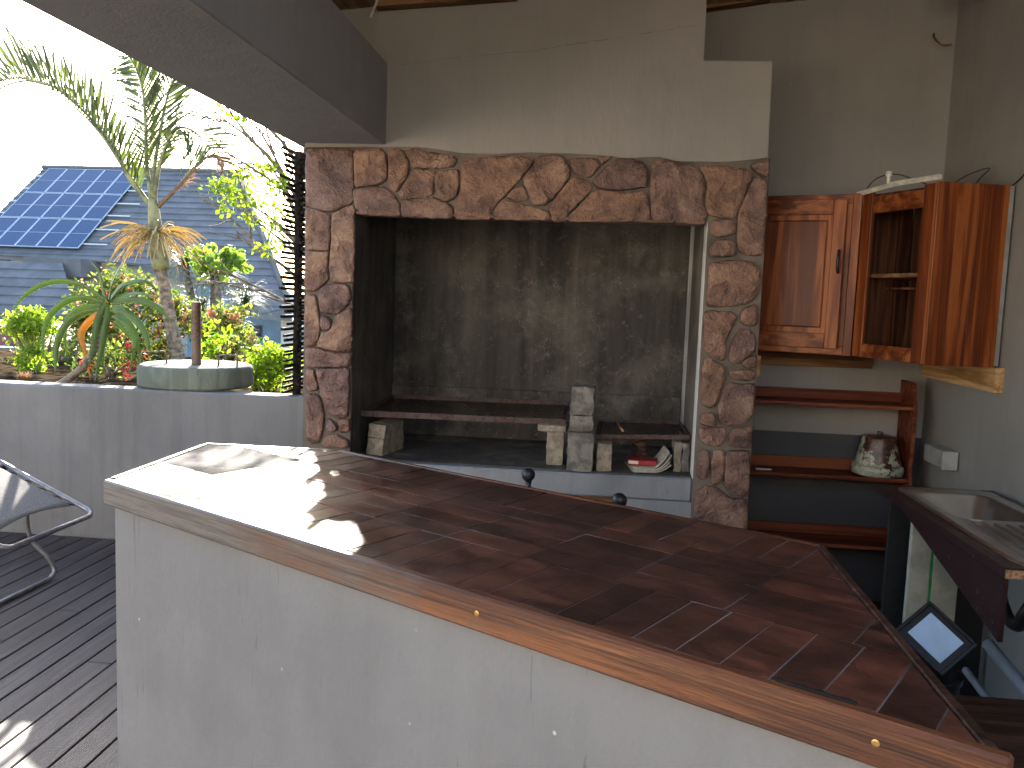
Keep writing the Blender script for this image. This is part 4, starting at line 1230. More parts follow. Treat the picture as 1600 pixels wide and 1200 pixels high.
cb = thing('cream_board', (1.72, 4.22, FLOOR), 'cream boards with a green stripe standing under the sink', 'board')
for a, b, mt in ((1.57, 1.665, 'cream'), (1.681, 1.80, 'cream')):
    part('plank', mt, cb, (a, b, 4.20, 4.235, FLOOR, 0.60), ch=0.002)
part('stripe', 'green', cb, (1.6655, 1.6805, 4.205, 4.23, FLOOR, 0.60))
# floodlight resting in a black bucket
bk = thing('bucket', (1.16, 2.96, FLOOR), 'black bucket standing behind the bar under the sink', 'bucket')
MB().lathe([(0.11, 0), (0.135, .70), (0.142, .71), (0.142, .73), (0.130, .73), (0.106, .02)], (1.16, 2.96, FLOOR), 36).build('bucket_body', 'blackplastic', bk, 'auto')
fl = thing('floodlight', (1.235, 2.97, 0.38), 'black framed floodlight with glass tinted like reflected sky lying on the bucket', 'floodlight')
Mf = Matrix.Translation((1.222, 2.99, 0.478)) @ Matrix.Rotation(math.radians(-12), 4, 'Z') @ Matrix.Rotation(math.radians(-38), 4, 'X') @ Matrix.Rotation(math.radians(43), 4, 'Y')
MB().box(-.095, .095, -.005, .035, -.085, .085, .008, Mf).build('housing', 'blackplastic', fl)
MB().box(-.068, .068, -.0095, -.0055, -.056, .056, .001, Mf).build('glass', 'glass_pale', fl)
for s_ in (-1, 1):
    MB().box(s_ * .094 - .006, s_ * .094 + .006, -.014, -.004, -.085, .085, .002, Mf).build('bezel', 'blackplastic', fl)
    MB().box(-.088, .088, -.014, -.004, s_ * .08 - .006, s_ * .08 + .006, .002, Mf).build('bezel', 'blackplastic', fl)
lw = thing('lower_worktop', (1.3, 1.7, FLOOR), 'dark brown lower worktop on the right end of the bar', 'worktop')
part('top', 'darkwood', lw, (0.575, 2.05, 0.75, 2.50, 0.46, 0.50), ch=0.004)
part('panel', 'darkwood', lw, (0.60, 2.04, 2.42, 2.46, FLOOR, 0.459))

# ------------------------------------------------------------------ folding lounge chair on the deck
ch = thing('folding_lounger', (-3.1, 3.8, 0.0), 'folding garden lounger with laced grey sling and tube frame on the deck', 'lounger')
E0 = Vector((-2.53, 4.137, 0.40)); ry = Vector((-0.91, 0.03, 0.41)).normalized(); rx = Vector((-0.03, -1, 0)).normalized()
W = 0.66; Lr = 1.35
c3 = lambda a, b, h=0.0: E0 + ry * a + rx * b + ry.cross(rx).normalized() * h * -1
loop = [c3(Lr, 0), c3(.6, 0), c3(.12, 0)] + [c3(.06 * (1 - math.sin(t)), .06 * (1 - math.cos(t))) for t in np.linspace(0, math.pi / 2, 6)] + [c3(0, .2), c3(0, W - .06)] + [c3(.06 * (1 - math.cos(t)), W - .06 + .06 * math.sin(t)) for t in np.linspace(0, math.pi / 2, 6)] + [c3(.6, W), c3(Lr, W)]
MB().tube(loop, 0.0125, 10).build('frame_tube', 'tube', ch, True)
# sling
na, nb = 22, 14
vs = []
for i in range(na + 1):
    a = 0.115 + (Lr - .15) * i / na
    for j in range(nb + 1):
        v = j / nb
        b = 0.045 + (W - .09) * v
        sag = -0.035 * math.sin(math.pi * v) * min(1, .35 + i / na)
        vs.append(c3(a + (0.03 * math.sin(math.pi * v) if i == 0 else 0), b, sag))
n1 = nb + 1
fs = [(i * n1 + j, i * n1 + j + 1, (i + 1) * n1 + j + 1, (i + 1) * n1 + j) for i in range(na) for j in range(nb)]
k = len(vs)
up_ = c3(0, 0, 1) - c3(0, 0, 0)
vs2 = [v + up_ * 0.004 for v in vs]
rimf = []
bd = [j for j in range(nb + 1)] + [i * n1 + nb for i in range(1, na + 1)] + [na * n1 + j for j in range(nb - 1, -1, -1)] + [i * n1 for i in range(na - 1, 0, -1)]
for p, q in zip(bd, bd[1:] + bd[:1]):
    rimf.append((p, q, q + k, p + k))
MB().add([tuple(v) for v in vs + vs2], fs + [tuple(x + k for x in f[::-1]) for f in fs] + rimf).build('sling', 'fabric', ch, True)
for side in (0, 1):
    pts = []
    for i in range(26):
        a = 0.12 + i * 0.045
        b = 0.0 if i % 2 == 0 else 0.055
        pts.append(c3(a, b if side == 0 else W - b, 0.014 if i % 2 == 0 else 0.006))
    MB().tube(pts, 0.0035, 5).build('lacing', 'cord', ch, True)
    for i in range(13):
        a = 0.165 + i * 0.09
        ce = c3(a, .057 if side == 0 else W - .057, 0.006)
        ring = [ce + ry * .008 * math.cos(t) + rx * .008 * math.sin(t) for t in np.linspace(0, 2 * math.pi, 9)[:-1]]
        MB().tube(ring, 0.002, 4, closed=True).build('eyelet', 'eyelet', ch)
MB().tube([c3(.56, -.005, .02), c3(.56, .085, .02)], 0.024, 14).build('hinge_knob', 'blackplastic', ch, 'auto')
gb = [c3(.42, 0.0), Vector((-2.93, 4.18, .26)), Vector((-2.855, 4.225, .12)), Vector((-2.83, 4.24, .045)), Vector((-2.825, 4.20, .018)), Vector((-2.83, 4.1, .015)), Vector((-2.85, 3.5, .015)), Vector((-2.855, 3.42, .03)), Vector((-2.88, 3.40, .12)), c3(.42, W)]
MB().tube(smooth_path(gb, 40), 0.0125, 10).build('leg_tube', 'tube', ch, True)
gb2 = [c3(1.0, 0.0), Vector((-3.45, 4.2, .4)), Vector((-3.6, 4.22, .06)), Vector((-3.6, 4.18, .018)), Vector((-3.61, 3.5, .018)), Vector((-3.6, 3.42, .06)), c3(1.0, W)]
MB().tube(smooth_path(gb2, 30), 0.0125, 10).build('leg_tube', 'tube', ch, True)

# ------------------------------------------------------------------ neighbouring house
RP = 0.746
hs = thing('neighbour_house', (-21, 40, -2.1), 'neighbouring blue grey house with steep tiled roof and dark windows', 'house')
def roof_courses(poly, zref, yref, step, name, mat):
    """rows of tiles as overlapping wedges that follow the outline (plan view polygon)"""
    ys_ = [p[1] for p in poly]
    def span(y):
        xs_ = []
        for i in range(len(poly)):
            (xa, ya), (xb, yb) = poly[i], poly[(i + 1) % len(poly)]
            if (ya - y) * (yb - y) <= 0 and abs(ya - yb) > 1e-6:
                xs_.append(xa + (y - ya) / (yb - ya) * (xb - xa))
        return (min(xs_), max(xs_)) if len(xs_) >= 2 else None
    zp = lambda y: zref - RP * (yref - y)
    y = min(ys_)
    # solid deck below the tiles
    m = MB().prism(poly, lambda a, b: (a, b, zp(b) - 0.25), lambda a, b: (a, b, zp(b) - 0.05))
    m.build('roof_deck', 'roofedge', hs)
    while y < max(ys_) - 0.05:
        y2 = min(y + step, max(ys_))
        a = span(y + 0.01); b = span(y2 - 0.01)
        if a and b:
            z1, z2 = zp(y), zp(y2)
            j = random.uniform(-.012, .012)
            vs = [(a[0], y, z1 - .04), (a[1], y, z1 - .04), (b[1], y2, z2 - .04), (b[0], y2, z2 - .04),
                  (a[0], y - .02, z1 + .050 + j * .6), (a[1], y - .02, z1 + .050 + j * .6), (b[1], y2, z2 + .005), (b[0], y2, z2 + .005)]
            MB().add(vs, [(0, 3, 2, 1), (4, 5, 6, 7), (0, 1, 5, 4), (1, 2, 6, 5), (2, 3, 7, 6), (3, 0, 4, 7)]).build(name, mat, hs)
        y = y2
roof_courses([(-29.5, 44.0), (-18.75, 44.0), (-12.6, 34.9), (-13.85, 34.6), (-15.3, 36.05), (-17.5, 36.4), (-21.7, 37.55), (-29.5, 37.55)], 7.5, 44.0, 0.43, 'roof_course', 'roof')
roof_courses([(-32, 36.0), (-23.4, 36.0), (-20.8, 33.0), (-32, 33.0)], 2.35, 36.0, 0.5, 'roof_course', 'roof')
MB().tube([(-29.6, 44.0, 7.55), (-18.7, 44.0, 7.55)], 0.12, 8).build('ridge_tile', 'roofedge', hs, True)
MB().tube([(-18.75, 44.0, 7.5), (-12.6, 34.85, .75)], 0.13, 8).build('hip_tile', 'roofedge', hs, True)
MB().prism([(-17.8, -2.3), (-13.42, -2.3), (-13.42, 0.22), (-14.2, 0.30), (-15.3, 1.45), (-17.8, 1.6)], lambda a, b: (a, 36.3, b), lambda a, b: (a, 42, b)).build('wall', 'bluewall', hs)
MB().prism([(-15.5, 1.30), (-15.3, 1.62), (-13.95, 0.50), (-12.5, 0.46), (-12.5, 0.26), (-14.1, 0.27)], lambda a, b: (a, 34.55, b), lambda a, b: (a, 34.75, b)).build('fascia', 'roofedge', hs)
part('wall', 'creamwall', hs, (-29.3, -17.9, 38.0, 43.0, -2.3, 2.62))
part('wall', 'creamwall', hs, (-13.3, -12.7, 35.6, 36.1, -2.3, 0.25))
part('wall', 'bluewall', hs, (-31.5, -21.3, 33.4, 37.0, -2.3, 0.05))
part('soffit', 'roofedge', hs, (-25.3, -22.6, 36.1, 37.7, 1.75, 2.55))
w = part('window', 'frame', hs, (-15.5, -14.4, 36.24, 36.34, -0.72, -0.05))
for k in range(4):
    part('pane', 'pane', w, (-15.45 + k * .265, -15.45 + k * .265 + .225, 36.225, 36.238, -0.66, -0.36), (-15.45 + k * .265, -15.45 + k * .265 + .225, 36.225, 36.238, -0.33, -0.10))
for xa in (-28.0, -26.2):
    w = part('window', 'frame', hs, (xa, xa + .75, 37.93, 38.02, 2.1, 2.6))
    part('pane', 'pane', w, (xa + .04, xa + .71, 37.915, 37.928, 2.14, 2.57))
zp = lambda y: 7.5 - RP * (44.0 - y)
for yy in (43.1, 42.1, 41.1, 40.2, 39.2, 38.2):
    z = zp(yy) + 0.13
    part('mounting_rail', 'alu', hs, (-29.35, -22.6, yy - .03, yy + .03, z - .03, z + .03))
ROWN = ('top', 'middle', 'bottom'); COLN = ('first', 'second', 'third', 'fourth', 'fifth')
ang = math.atan(RP)
for r, (ya, yb) in enumerate(((41.63, 43.60), (39.75, 41.60), (37.77, 39.72))):
    for c in range(5):
        xa = -23.75 - (c + 1) * 1.045
        yc = (ya + yb) / 2; Ln = (yb - ya) / math.cos(ang)
        t = thing('solar_panel', (xa + .52, yc, zp(yc) + .22), f'blue solar panel, {COLN[c]} from the right in the {ROWN[r]} row on the roof', 'solar panel', 'solar panels on the neighbouring roof')
        Mp = Matrix.Translation((xa, yc, zp(yc) + .22)) @ Matrix.Rotation(ang, 4, 'X')
        hl = Ln / 2 - .012
        MB().box(.03, 1.01, -hl + .02, hl - .02, -.01, .005, 0, Mp).build('cells', 'panel', t)
        m = MB()
        m.box(.008, .042, -hl, hl, -.03, .02, 0, Mp); m.box(.998, 1.032, -hl, hl, -.03, .02, 0, Mp)
        m.box(.0425, .9975, -hl, -hl + .032, -.03, .019, 0, Mp); m.box(.0425, .9975, hl - .032, hl, -.03, .019, 0, Mp)
        m.build('frame', 'alu', t)
        MB().box(.0425, .9975, -.009, .009, .0055, .011, 0, Mp).build('centre_strip', 'alu', t)
for (x0, x1, y0, y1, z0, z1, mt, lab) in (
        (-9.5, -6.35, 9.3, 9.5, -1.0, 0.80, 'paint_parapet', 'low grey garden wall at the far left beyond the parapet'),
        (-4.72, -1.9, 10.0, 10.2, -1.0, 0.715, 'paint_parapet', 'nearer of two low garden walls behind the leafy shrub'),
        (-5.75, -3.0, 12.0, 12.2, -1.5, 0.72, 'paint_parapet', 'farther of two low garden walls below the blue house')):
    tag(part('garden_wall', mt, None, (x0, x1, y0, y1, z0, z1), ch=0.01), lab, 'wall')
hut = thing('red_roofed_hut', (-12.6, 18, -1.5), 'small hut with dark red roof beyond the garden wall', 'hut')
part('hut_wall', 'bluewall', hut, (-15.5, -11.6, 18.2, 20, -1.6, -0.05))
MB().prism([(-16, -0.05), (-11.3, -0.05), (-13.2, 0.55), (-16, 0.55)], lambda a, b: (a, 18 - (0.3 if b < 0.2 else 0), b), lambda a, b: (a, 20.4, b)).build('hut_roof', 'redroof', hut)

# ------------------------------------------------------------------ plants
def link_mesh(name, vs, fs, mat, parent=None, smooth=False):
    m = MB(); m.v = [tuple(p) for p in vs]; m.f = fs
    return m.build(name, mat, parent, smooth, fixn=False)

def leaf_cloud(cl, n, size, spread, fold=0.25, up=0.3, aspect=0.5, rng=RNG):
    """n folded leaves scattered round the cluster centres cl (k x 3)"""
    cl = np.asarray(cl, float)
    c = cl[rng.integers(0, len(cl), n)] + rng.normal(0, 1, (n, 3)) * np.asarray(spread)
    d = rng.normal(0, 1, (n, 3)); d[:, 2] += up
    d /= np.linalg.norm(d, axis=1)[:, None]
    r = rng.normal(0, 1, (n, 3)); s = np.cross(d, r); s /= np.linalg.norm(s, axis=1)[:, None]
    nn = np.cross(d, s)
    L = size * rng.uniform(0.6, 1.25, n)[:, None]; w = L * aspect * 0.5
    base = c; tip = c + d * L - nn * L * 0.12; mid = c + d * L * 0.45
    a = mid + s * w + nn * w * fold; b = mid - s * w + nn * w * fold; m_ = mid
    a2 = c + d * L * .75 + s * w * .6 + nn * w * fold * .4; b2 = c + d * L * .75 - s * w * .6 + nn * w * fold * .4
    vs = np.stack([base, a, a2, tip, b2, b, m_], 1).reshape(-1, 3)
    fs = []
    for i in range(n):
        o = i * 7
        fs += [(o, o + 1, o + 2, o + 3, o + 6), (o, o + 6, o + 3, o + 4, o + 5)]
    return vs, fs

def blob(c, rad, k, rng=RNG, shell=0.55):
    u = rng.normal(0, 1, (k, 3)); u /= np.linalg.norm(u, axis=1)[:, None]
    r = rng.uniform(shell, 1.0, k)[:, None] * (1 + 0.15 * np.sin(7 * u[:, :1] + 3 * u[:, 2:3]))
    return np.array(c) + u * r * np.array(rad)

def bush(name, c, rad, k, n, size, spread, mat, label, base_z, stems=8, flower=None, cat='shrub'):
    t = thing(name, (c[0], c[1], base_z), label, cat)
    cl = blob(c, rad, k)
    vs, fs = leaf_cloud(cl, n, size, spread)
    tag(link_mesh('foliage', vs, fs, mat, t), kind='stuff')
    m = MB()
    for i in range(stems):
        e = cl[i % len(cl)]
        b = (c[0] + random.uniform(-.08, .08), c[1] + random.uniform(-.08, .08), base_z - .03)
        mid = ((b[0] * .55 + e[0] * .45) + random.uniform(-.04, .04), b[1] * .5 + e[1] * .5, b[2] * .5 + e[2] * .5)
        m.tube([b, mid, tuple(e)], [.012, .009, .004], 6)
    m.build('stems', 'bark', t, True)
    if flower:
        fm, fn, fs_ = flower
        top = cl[(cl[:, 2] > c[2] - rad[2] * .5) & (cl[:, 1] < c[1] + rad[1] * .6)]
        fc = top[RNG.integers(0, len(top), max(3, fn // 14))] + RNG.normal(0, 1, (max(3, fn // 14), 3)) * .05
        vs, fs = leaf_cloud(fc, fn, fs_, (.022, .022, .026), aspect=.6, up=.6)
        tag(link_mesh('flowers', vs, fs, fm, t), kind='stuff')
    return t
bush('flowering_shrub', (-4.86, 8.6, 1.17), (.62, .40, .53), 150, 4000, 0.072, (.06, .06, .06), 'leaf_mid', 'dense flowering shrub with pink blooms behind the aloe', 0.84, 16, ('flower', 900, 0.05))
bush('flowering_shrub', (-3.80, 8.6, 1.07), (.34, .3, .36), 60, 1400, 0.066, (.05, .05, .05), 'leaf_mid', 'smaller pink flowering shrub at the foot of the palm', 0.83, 8, ('flower', 380, 0.05))
bush('round_bush', (-4.58, 6.6, 1.24), (.21, .2, .10), 40, 1000, 0.055, (.035, .035, .03), 'leaf_bright', 'bright yellow green flat topped bush left of the aloe', 0.85, 12)
bush('low_bush', (-4.43, 6.4, 0.96), (.10, .1, .12), 20, 320, 0.055, (.03, .03, .03), 'leaf_bright', 'small yellow green bush low at the left on the parapet', 0.85, 4)
bush('red_flower_plant', (-3.72, 6.3, 0.98), (.30, .15, .12), 40, 620, 0.045, (.05, .05, .04), 'leaf_mid', 'low plant with red blooms under the aloe', 0.85, 8, ('redflower', 120, 0.035))
bush('leafy_shrub', (-2.33, 5.95, 1.03), (.20, .16, .18), 36, 850, 0.056, (.045, .04, .04), 'leaf_bright', 'bright leafy shrub between the umbrella base and the stick fence', 0.86, 10)
bush('leafy_sprig', (-2.95, 6.5, 1.17), (.10, .08, .13), 14, 170, 0.056, (.03, .03, .035), 'leaf_bright', 'bright leafy sprig above the umbrella base', 0.85, 4)

bush('ground_shrub', (-4.95, 7.6, 0.92), (.55, .5, .16), 60, 900, 0.055, (.06, .06, .04), 'leaf_mid', 'low foliage behind the flat topped bush at the far left', 0.8, 8)
# palm
pt = thing('palm_tree', (-4.02, 8.0, 0.8), 'slender palm with ringed trunk and ragged windblown fronds', 'palm tree')
tr = smooth_path([(-3.98, 8, .70), (-4.04, 8, .95), (-4.12, 8, 1.35), (-4.185, 8, 1.75)], 46)
MB().tube(tr, [.076 + .005 * (i % 2) - .0006 * i + .02 * max(0, 1 - i / 6) for i in range(46)], 14).build('trunk', 'palmbark', pt)
cs = smooth_path([(-4.18, 8, 1.73), (-4.22, 8, 1.95), (-4.25, 8, 2.2), (-4.27, 8, 2.42)], 14)
MB().tube(cs, [.074, .086, .088, .085, .08, .076, .072, .068, .064, .06, .056, .052, .047, .04], 14).build('crownshaft', 'shaft', pt, True)
def frond(pts, n, lmax, mat, lean, droop, width=.017, yo=0.0, sides=(1, -1), bare=.18, spread=.5, t1=1.0):
    P = smooth_path([(a, 8 + yo * i / (len(pts) - 1), b) for i, (a, b) in enumerate(pts)], 40)
    r = MB().tube(P, [.020 * (1 - i / 42) + .003 for i in range(40)], 6).build('rachis', 'shaft' if mat == 'palm' else 'palmdry', pt, True)
    vs = []; fs = []
    for i in range(n):
        t = bare + (t1 - bare) * (i + .5) / n
        j = min(int(t * 39), 38)
        p = np.array(P[j]) + (np.array(P[j + 1]) - np.array(P[j])) * (t * 39 - j)
        tg = np.array(P[j + 1]) - np.array(P[j]); tg /= np.linalg.norm(tg)
        L = lmax * (math.sin(math.pi * (0.12 + .80 * (t - bare) / (1 - bare)))) ** .6 * random.uniform(.6, 1.15)
        for s in sides:
            inpl = np.array([-tg[2], 0, tg[0]]) * s
            d = tg * (.55 + random.uniform(-.12, .12)) + inpl * lean + np.array([0, s * spread * random.uniform(.6, 1.3), 0]) + np.array([0, 0, .0])
            d /= np.linalg.norm(d)
            side = np.cross(d, np.array([0.3 * s, 1, 0.2])); side /= np.linalg.norm(side)
            o = len(vs)
            q = p.copy(); dd = d.copy(); seg = 5
            curl = random.choice((.4, .8, 1.2, 2.6))
            for k in range(seg + 1):
                w_k = width * (0.55 + .9 * k / seg if k < 2 else 1.1 * (1 - ((k - 1.5) / (seg - 1.2)) ** 1.3)) * .5
                w_k = max(w_k, .0012)
                vs.append(q + side * w_k); vs.append(q - side * w_k)
                q = q + dd * L / seg
                dd = dd + np.array([-.03, 0, -droop * curl * (k / seg)]); dd /= np.linalg.norm(dd)
            fs += [(o + 2 * k, o + 2 * k + 1, o + 2 * k + 3, o + 2 * k + 2) for k in range(seg)]
    link_mesh('leaflets', vs, fs, mat, r)
frond([(-4.30, 2.35), (-4.486, 2.578), (-4.674, 2.913), (-4.892, 3.171), (-5.192, 3.409), (-5.393, 3.471), (-5.596, 3.497), (-5.844, 3.419), (-6.119, 3.189)], 66, .60, 'palm', 1.15, .12, .024, -.1, (-1,), .06, .25)
frond([(-4.30, 2.35), (-4.52, 2.66), (-4.74, 2.98), (-4.95, 3.20), (-5.2, 3.36)], 30, .50, 'palm', .9, .5, .020, -.12, (-1,), .12, .5)
frond([(-4.30, 2.35), (-4.486, 2.578), (-4.674, 2.913), (-4.892, 3.171), (-5.192, 3.409), (-5.393, 3.471), (-5.596, 3.497), (-5.844, 3.419), (-6.119, 3.189)], 44, .52, 'palm', 1.0, .25, .021, .06, (-1,), .10, .6)
frond([(-4.27, 2.35), (-4.265, 2.678), (-4.212, 3.052), (-4.151, 3.368), (-4.091, 3.553), (-4.04, 3.66)], 52, .68, 'palm', .8, .10, .021, .1)
frond([(-4.26, 2.35), (-4.195, 2.679), (-4.094, 2.924), (-3.984, 3.056), (-3.836, 3.041), (-3.698, 2.932), (-3.619, 2.859)], 42, .48, 'palm', .75, .35, .015, -.15)
frond([(-4.25, 2.30), (-4.076, 2.475), (-3.956, 2.61), (-3.816, 2.781), (-3.698, 2.839), (-3.60, 2.78)], 40, .36, 'palmdry', .35, .9, .014, .1)
frond([(-4.28, 2.38), (-4.35, 2.77), (-4.381, 3.142), (-4.428, 3.438), (-4.506, 3.639), (-4.62, 3.80)], 50, .62, 'palm', .8, .15, .021, .2)
m = MB()
for k in range(120):
    a = random.uniform(0, 2 * math.pi); L = random.uniform(.28, .56); e0 = random.uniform(-.3, .8)
    q = Vector((-4.235, 8, 2.06)); d = Vector((math.cos(a), math.sin(a) * .9, e0)).normalized(); pts = [q.copy()]
    for j in range(6):
        q = q + d * L / 6; d = (d + Vector((random.uniform(-.1, .1), 0, -random.uniform(.08, .42)))).normalized(); pts.append(q.copy())
    m.tube(pts, [.006, .006, .006, .006, .005, .005, .004], 4)
m.build('flower_strands', 'strand', pt)

# aloe
al = thing('aloe', (-3.744, 5.62, 0.86), 'large aloe with arching toothed leaves on a bent grey stem behind the parapet', 'aloe')
ALOE = [
  [(-3.422, 1.465), (-3.552, 1.558), (-3.712, 1.588), (-3.845, 1.557), (-3.951, 1.482), (-4.025, 1.39)] ,
  [(-3.423, 1.448), (-3.563, 1.478), (-3.667, 1.448), (-3.754, 1.355), (-3.79, 1.228), (-3.77, 1.048)] ,
  [(-3.442, 1.429), (-3.564, 1.416), (-3.64, 1.395), (-3.736, 1.32), (-3.767, 1.184), (-3.76, 1.058)] ,
  [(-3.451, 1.402), (-3.584, 1.361), (-3.661, 1.287), (-3.706, 1.159), (-3.693, 1.051), (-3.676, 0.971)] ,
  [(-3.461, 1.375), (-3.547, 1.309), (-3.605, 1.235), (-3.606, 1.163), (-3.584, 1.056), (-3.563, 0.903)] ,
  [(-3.413, 1.457), (-3.44, 1.571), (-3.466, 1.668), (-3.531, 1.749)] ,
  [(-3.422, 1.474), (-3.467, 1.597), (-3.555, 1.673)] ,
  [(-3.385, 1.476), (-3.355, 1.574), (-3.298, 1.673), (-3.232, 1.754)] ,
  [(-3.375, 1.476), (-3.318, 1.567), (-3.225, 1.605), (-3.16, 1.599), (-3.114, 1.547)] ,
  [(-3.366, 1.476), (-3.263, 1.507), (-3.132, 1.525), (-3.003, 1.498)] ,
  [(-3.366, 1.459), (-3.226, 1.477), (-3.105, 1.451), (-3.04, 1.4), (-2.994, 1.34)] ,
  [(-3.367, 1.414), (-3.255, 1.401), (-3.134, 1.325), (-3.051, 1.222), (-3.019, 1.089)] ,
  [(-3.349, 1.37), (-3.246, 1.321), (-3.172, 1.226), (-3.163, 1.164), (-3.193, 0.956)] ,
  [(-3.34, 1.335), (-3.266, 1.249), (-3.21, 1.144), (-3.198, 0.983)] ,
  [(-3.413, 1.439), (-3.424, 1.332), (-3.422, 1.153), (-3.409, 1.019)] ,
  [(-3.385, 1.422), (-3.388, 1.244), (-3.385, 1.065), (-3.377, 0.921)] ,
  [(-3.471, 1.33), (-3.493, 1.15), (-3.514, 0.96)] ,
  [(-3.433, 1.332), (-3.473, 1.205), (-3.522, 1.095), (-3.599, 0.992), (-3.744, 0.877)] ,
]
DY = [-.10, -.16, .10, -.18, .05, .0, .12, -.06, .15, -.08, .10, -.16, -.10, .08, -.22, -.20, .14]
WD = [.026, .026, .022, .024, .022, .028, .018, .020, .024, .020, .026, .026, .024, .022, .024, .020, .022]
for i, L in enumerate(ALOE[:-1]):
    P = [Vector(q) for q in smooth_path([(a + .035, 5.68 + DY[i] * k / (len(L) - 1), b) for k, (a, b) in enumerate(L)], 18)]
    vs = []; fs = []; sp = MB()
    for k, p in enumerate(P):
        t = (P[min(k + 1, 17)] - P[max(k - 1, 0)]).normalized()
        s = t.cross(Vector((0, 1, 0))).normalized()
        sd = (s * .62 + Vector((0, 1, 0)) * .78).normalized(); th = t.cross(sd).normalized()
        if th.z > 0: th = -th
        f = k / 17
        w = WD[i] * 1.25 * (1 - f ** 2.2) + .0015
        for a, b in ((-1, -.22), (-.5, .12), (0, .24), (.5, .12), (1, -.22), (0, -.02)):
            vs.append(p + sd * (a * w) + th * (b * w))
        if 1 < k < 16:
            for sg in (-1, 1):
                e = p + sd * (sg * w * .97)
                sp.add([tuple(e - t * .004), tuple(e + t * .004), tuple(e + sd * sg * .008 + t * .003)], [(0, 1, 2)])
    fs = [(k * 6 + j, k * 6 + (j + 1) % 6, (k + 1) * 6 + (j + 1) % 6, (k + 1) * 6 + j) for k in range(17) for j in range(6)]
    lf = link_mesh('leaf', vs, fs, 'aloeyellow' if i == 4 else 'aloe', al, True)
    if i != 4:
        tag(sp.build('teeth', 'spike', lf, fixn=False), kind='stuff')
MB().tube(smooth_path([(a + .035, 5.69, b) for a, b in ALOE[-1]] + [(-3.80, 5.62, 0.82)], 16), [.030, .030, .029, .028, .028, .027, .027, .026, .027, .026, .027, .028, .028, .03, .03, .03], 10).build('stem', 'bark', al, True)

# papaya-like tree and grey-green drooping plant in the middle distance
pp = thing('papaya_tree', (-4.92, 11, 0.1), 'young tree with pale bare trunk and tuft of bright leaves', 'tree')
MB().tube(smooth_path([(-4.90, 11, -.1), (-4.925, 11, .8), (-4.96, 11, 1.3), (-4.98, 11, 1.70)], 12), [.07, .066, .062, .06, .057, .055, .052, .05, .048, .046, .044, .04], 10).build('trunk', 'bark', pp, True)
cl = blob((-4.98, 11, 1.93), (.42, .36, .18), 28, shell=.45)
vs, fs = leaf_cloud(cl, 380, .115, (.05, .05, .045), up=-.3, aspect=.7)
cr = link_mesh('crown', vs, fs, 'leaf_papaya', pp)
m = MB()
for e in cl[:22]:
    m.tube([(-4.98, 11, 1.68), ((-4.98 + e[0]) / 2, (11 + e[1]) / 2, (1.72 + e[2]) / 2 + .05), tuple(e)], .008, 5)
m.build('leaf_stalks', 'bark', pp)
gp = thing('drooping_plant', (-5.3, 11.6, 0.0), 'grey green plant with drooping grassy heads behind the palm', 'plant')
vs = []; fs = []
for hx, hz, hn, hl in ((-5.72, 1.85, 260, .55), (-5.3, 1.62, 300, .62), (-4.85, 1.35, 240, .55), (-5.5, 1.25, 240, .6), (-5.05, 1.0, 200, .5)):
    for k in range(hn):
        a = random.uniform(0, 2 * math.pi); el = random.uniform(.1, 1.3)
        d = np.array([math.cos(a) * math.cos(el), math.sin(a) * math.cos(el), math.sin(el)])
        q = np.array([hx, 11.6, hz]); o = len(vs); s = np.array([-math.sin(a), math.cos(a), 0]) * .007
        L = hl * random.uniform(.7, 1.15)
        for j in range(6):
            vs.append(q + s * (1 - j / 5.5)); vs.append(q - s * (1 - j / 5.5))
            q = q + d * L / 5; d = d + np.array([0, 0, -.42]); d /= np.linalg.norm(d)
        fs += [(o + 2 * j, o + 2 * j + 1, o + 2 * j + 3, o + 2 * j + 2) for j in range(5)]
link_mesh('blades', vs, fs, 'blade', gp)
m = MB()
for hx, hz in ((-5.72, 1.85), (-5.3, 1.62), (-4.85, 1.35), (-5.5, 1.25), (-5.05, 1.0)):
    m.tube([(-5.3, 11.6, -.2), ((hx - 5.3) / 2, 11.6, hz * .45), (hx, 11.6, hz)], [.09, .07, .05], 8)
m.build('stems', 'bark', gp, True)

# half bare tree by the stick fence, leafy at the tips
bt = thing('thorny_tree', (-2.25, 7.05, 0.82), 'half bare tree with grey twigs and yellow green leaves beside the stick fence', 'tree')
tips = []
m = MB()
def grow(p, d, r, L, lev):
    q = Vector(p); pts = [q.copy()]; dd = Vector(d).normalized(); n = 5
    for j in range(n):
        q = q + dd * L / n
        dd = (dd + Vector((random.uniform(-.16, .16), random.uniform(-.12, .12), random.uniform(-.14, .14)))).normalized()
        pts.append(q.copy())
    m.tube(pts, [r * (1 - .45 * j / n) for j in range(n + 1)], 6 if lev < 2 else 4, cap=False)
    if lev >= 3:
        tips.append(pts[-1]); return
    for k in range(4 if lev < 2 else 3):
        j = random.randint(2, n)
        nd_ = (dd + Vector((random.uniform(-.8, .7), random.uniform(-.5, .5), random.uniform(-.65, .8)))).normalized()
        grow(pts[j], nd_, r * .5, L * random.uniform(.5, .75), lev + 1)
for st_, dr, r, L in (((-2.25, 7.05, .80), (.02, 0, 1), .05, .75), ((-2.24, 7.05, 1.45), (-.62, -.05, .62), .022, .85), ((-2.24, 7.05, 1.6), (-.45, .05, 1.0), .026, 1.1), ((-2.24, 7.05, 1.35), (-.75, .0, .30), .018, .7), ((-2.26, 7.05, 1.5), (-.1, -.1, 1), .03, 1.2)):
    if L == .75:
        m.tube([st_, (st_[0] + .01, st_[1], 1.2), (st_[0], st_[1], 1.62)], [.05, .042, .03], 8)
    else:
        grow(st_, dr, r, L, 1)
m.build('branches', 'bark', bt, True)
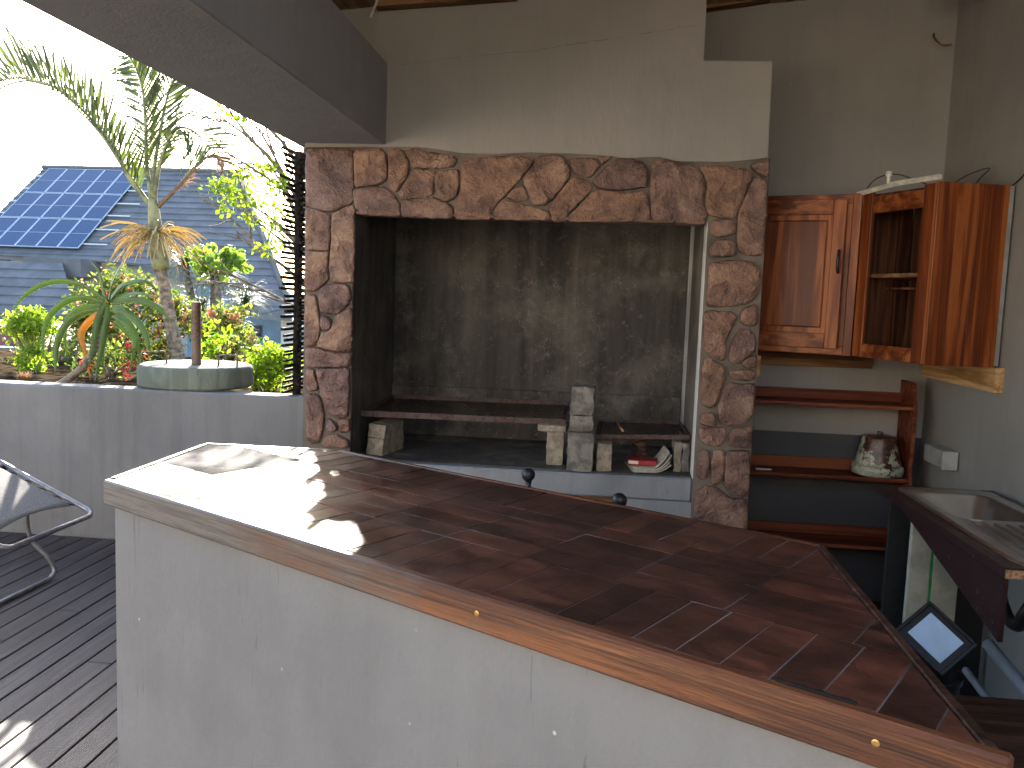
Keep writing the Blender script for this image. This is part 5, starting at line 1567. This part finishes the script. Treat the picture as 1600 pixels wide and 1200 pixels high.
MAIN = [(-3.19, 2.46), (-2.95, 2.52), (-3.05, 2.40), (-2.80, 2.58), (-2.68, 2.50), (-3.0, 2.27), (-2.86, 2.33), (-2.83, 2.17), (-2.72, 2.14), (-2.63, 2.24), (-2.65, 1.93), (-3.12, 2.36), (-2.6, 2.4)]
cl = np.array([(a, 7.0 + random.uniform(-.15, .15), b) for a, b in MAIN])
high = np.array([(-3.06, 7.0, 3.02), (-2.98, 7.05, 3.05), (-2.92, 6.95, 3.08), (-2.86, 7.0, 3.15), (-2.80, 7.05, 3.20), (-2.97, 7.1, 3.12), (-3.03, 6.9, 3.10)])
allc = np.vstack([cl, high])
vs, fs = leaf_cloud(cl, 620, .055, (.055, .055, .042), up=-.1, aspect=.62)
v2, f2 = leaf_cloud(high, 120, .065, (.065, .10, .05), up=-.1, aspect=.62)
fs = fs + [tuple(i + len(vs) for i in q) for q in f2]
vs = np.vstack([vs, v2])
link_mesh('leaves', vs, fs, 'leaf_bright', bt)
m = MB()
for e in allc:
    b = Vector((-2.26, 7.05, 1.55 + .28 * (e[2] - 1.6)))
    e = Vector(e)
    m.tube([b, b * .5 + e * .5 + Vector((random.uniform(-.05, .05), 0, random.uniform(-.02, .08))), e], [.012, .008, .003], 5, cap=False)
m.build('twigs', 'bark', bt, True)
# dry tuft on the parapet at the far left
t = thing('dry_tuft', (-4.62, 5.9, .86), 'dry brown grass tuft behind the parapet at the far left', 'grass tuft')
vs = []; fs = []
for k in range(160):
    a = random.uniform(0, 6.283); d = np.array([math.cos(a) * .5, math.sin(a) * .5, random.uniform(.5, 1.2)]); d /= np.linalg.norm(d)
    q = np.array([-4.0 - .05 + random.uniform(-.03, .03), 5.75, .86]); o = len(vs); s = np.array([-math.sin(a), math.cos(a), 0]) * .003
    for j in range(4):
        vs.append(q + s * (1 - j / 3.5)); vs.append(q - s * (1 - j / 3.5))
        q = q + d * .034; d = d + np.array([0, 0, -.3]); d /= np.linalg.norm(d)
    fs += [(o + 2 * j, o + 2 * j + 1, o + 2 * j + 3, o + 2 * j + 2) for j in range(3)]
link_mesh('blades', vs, fs, 'drygrass', t)
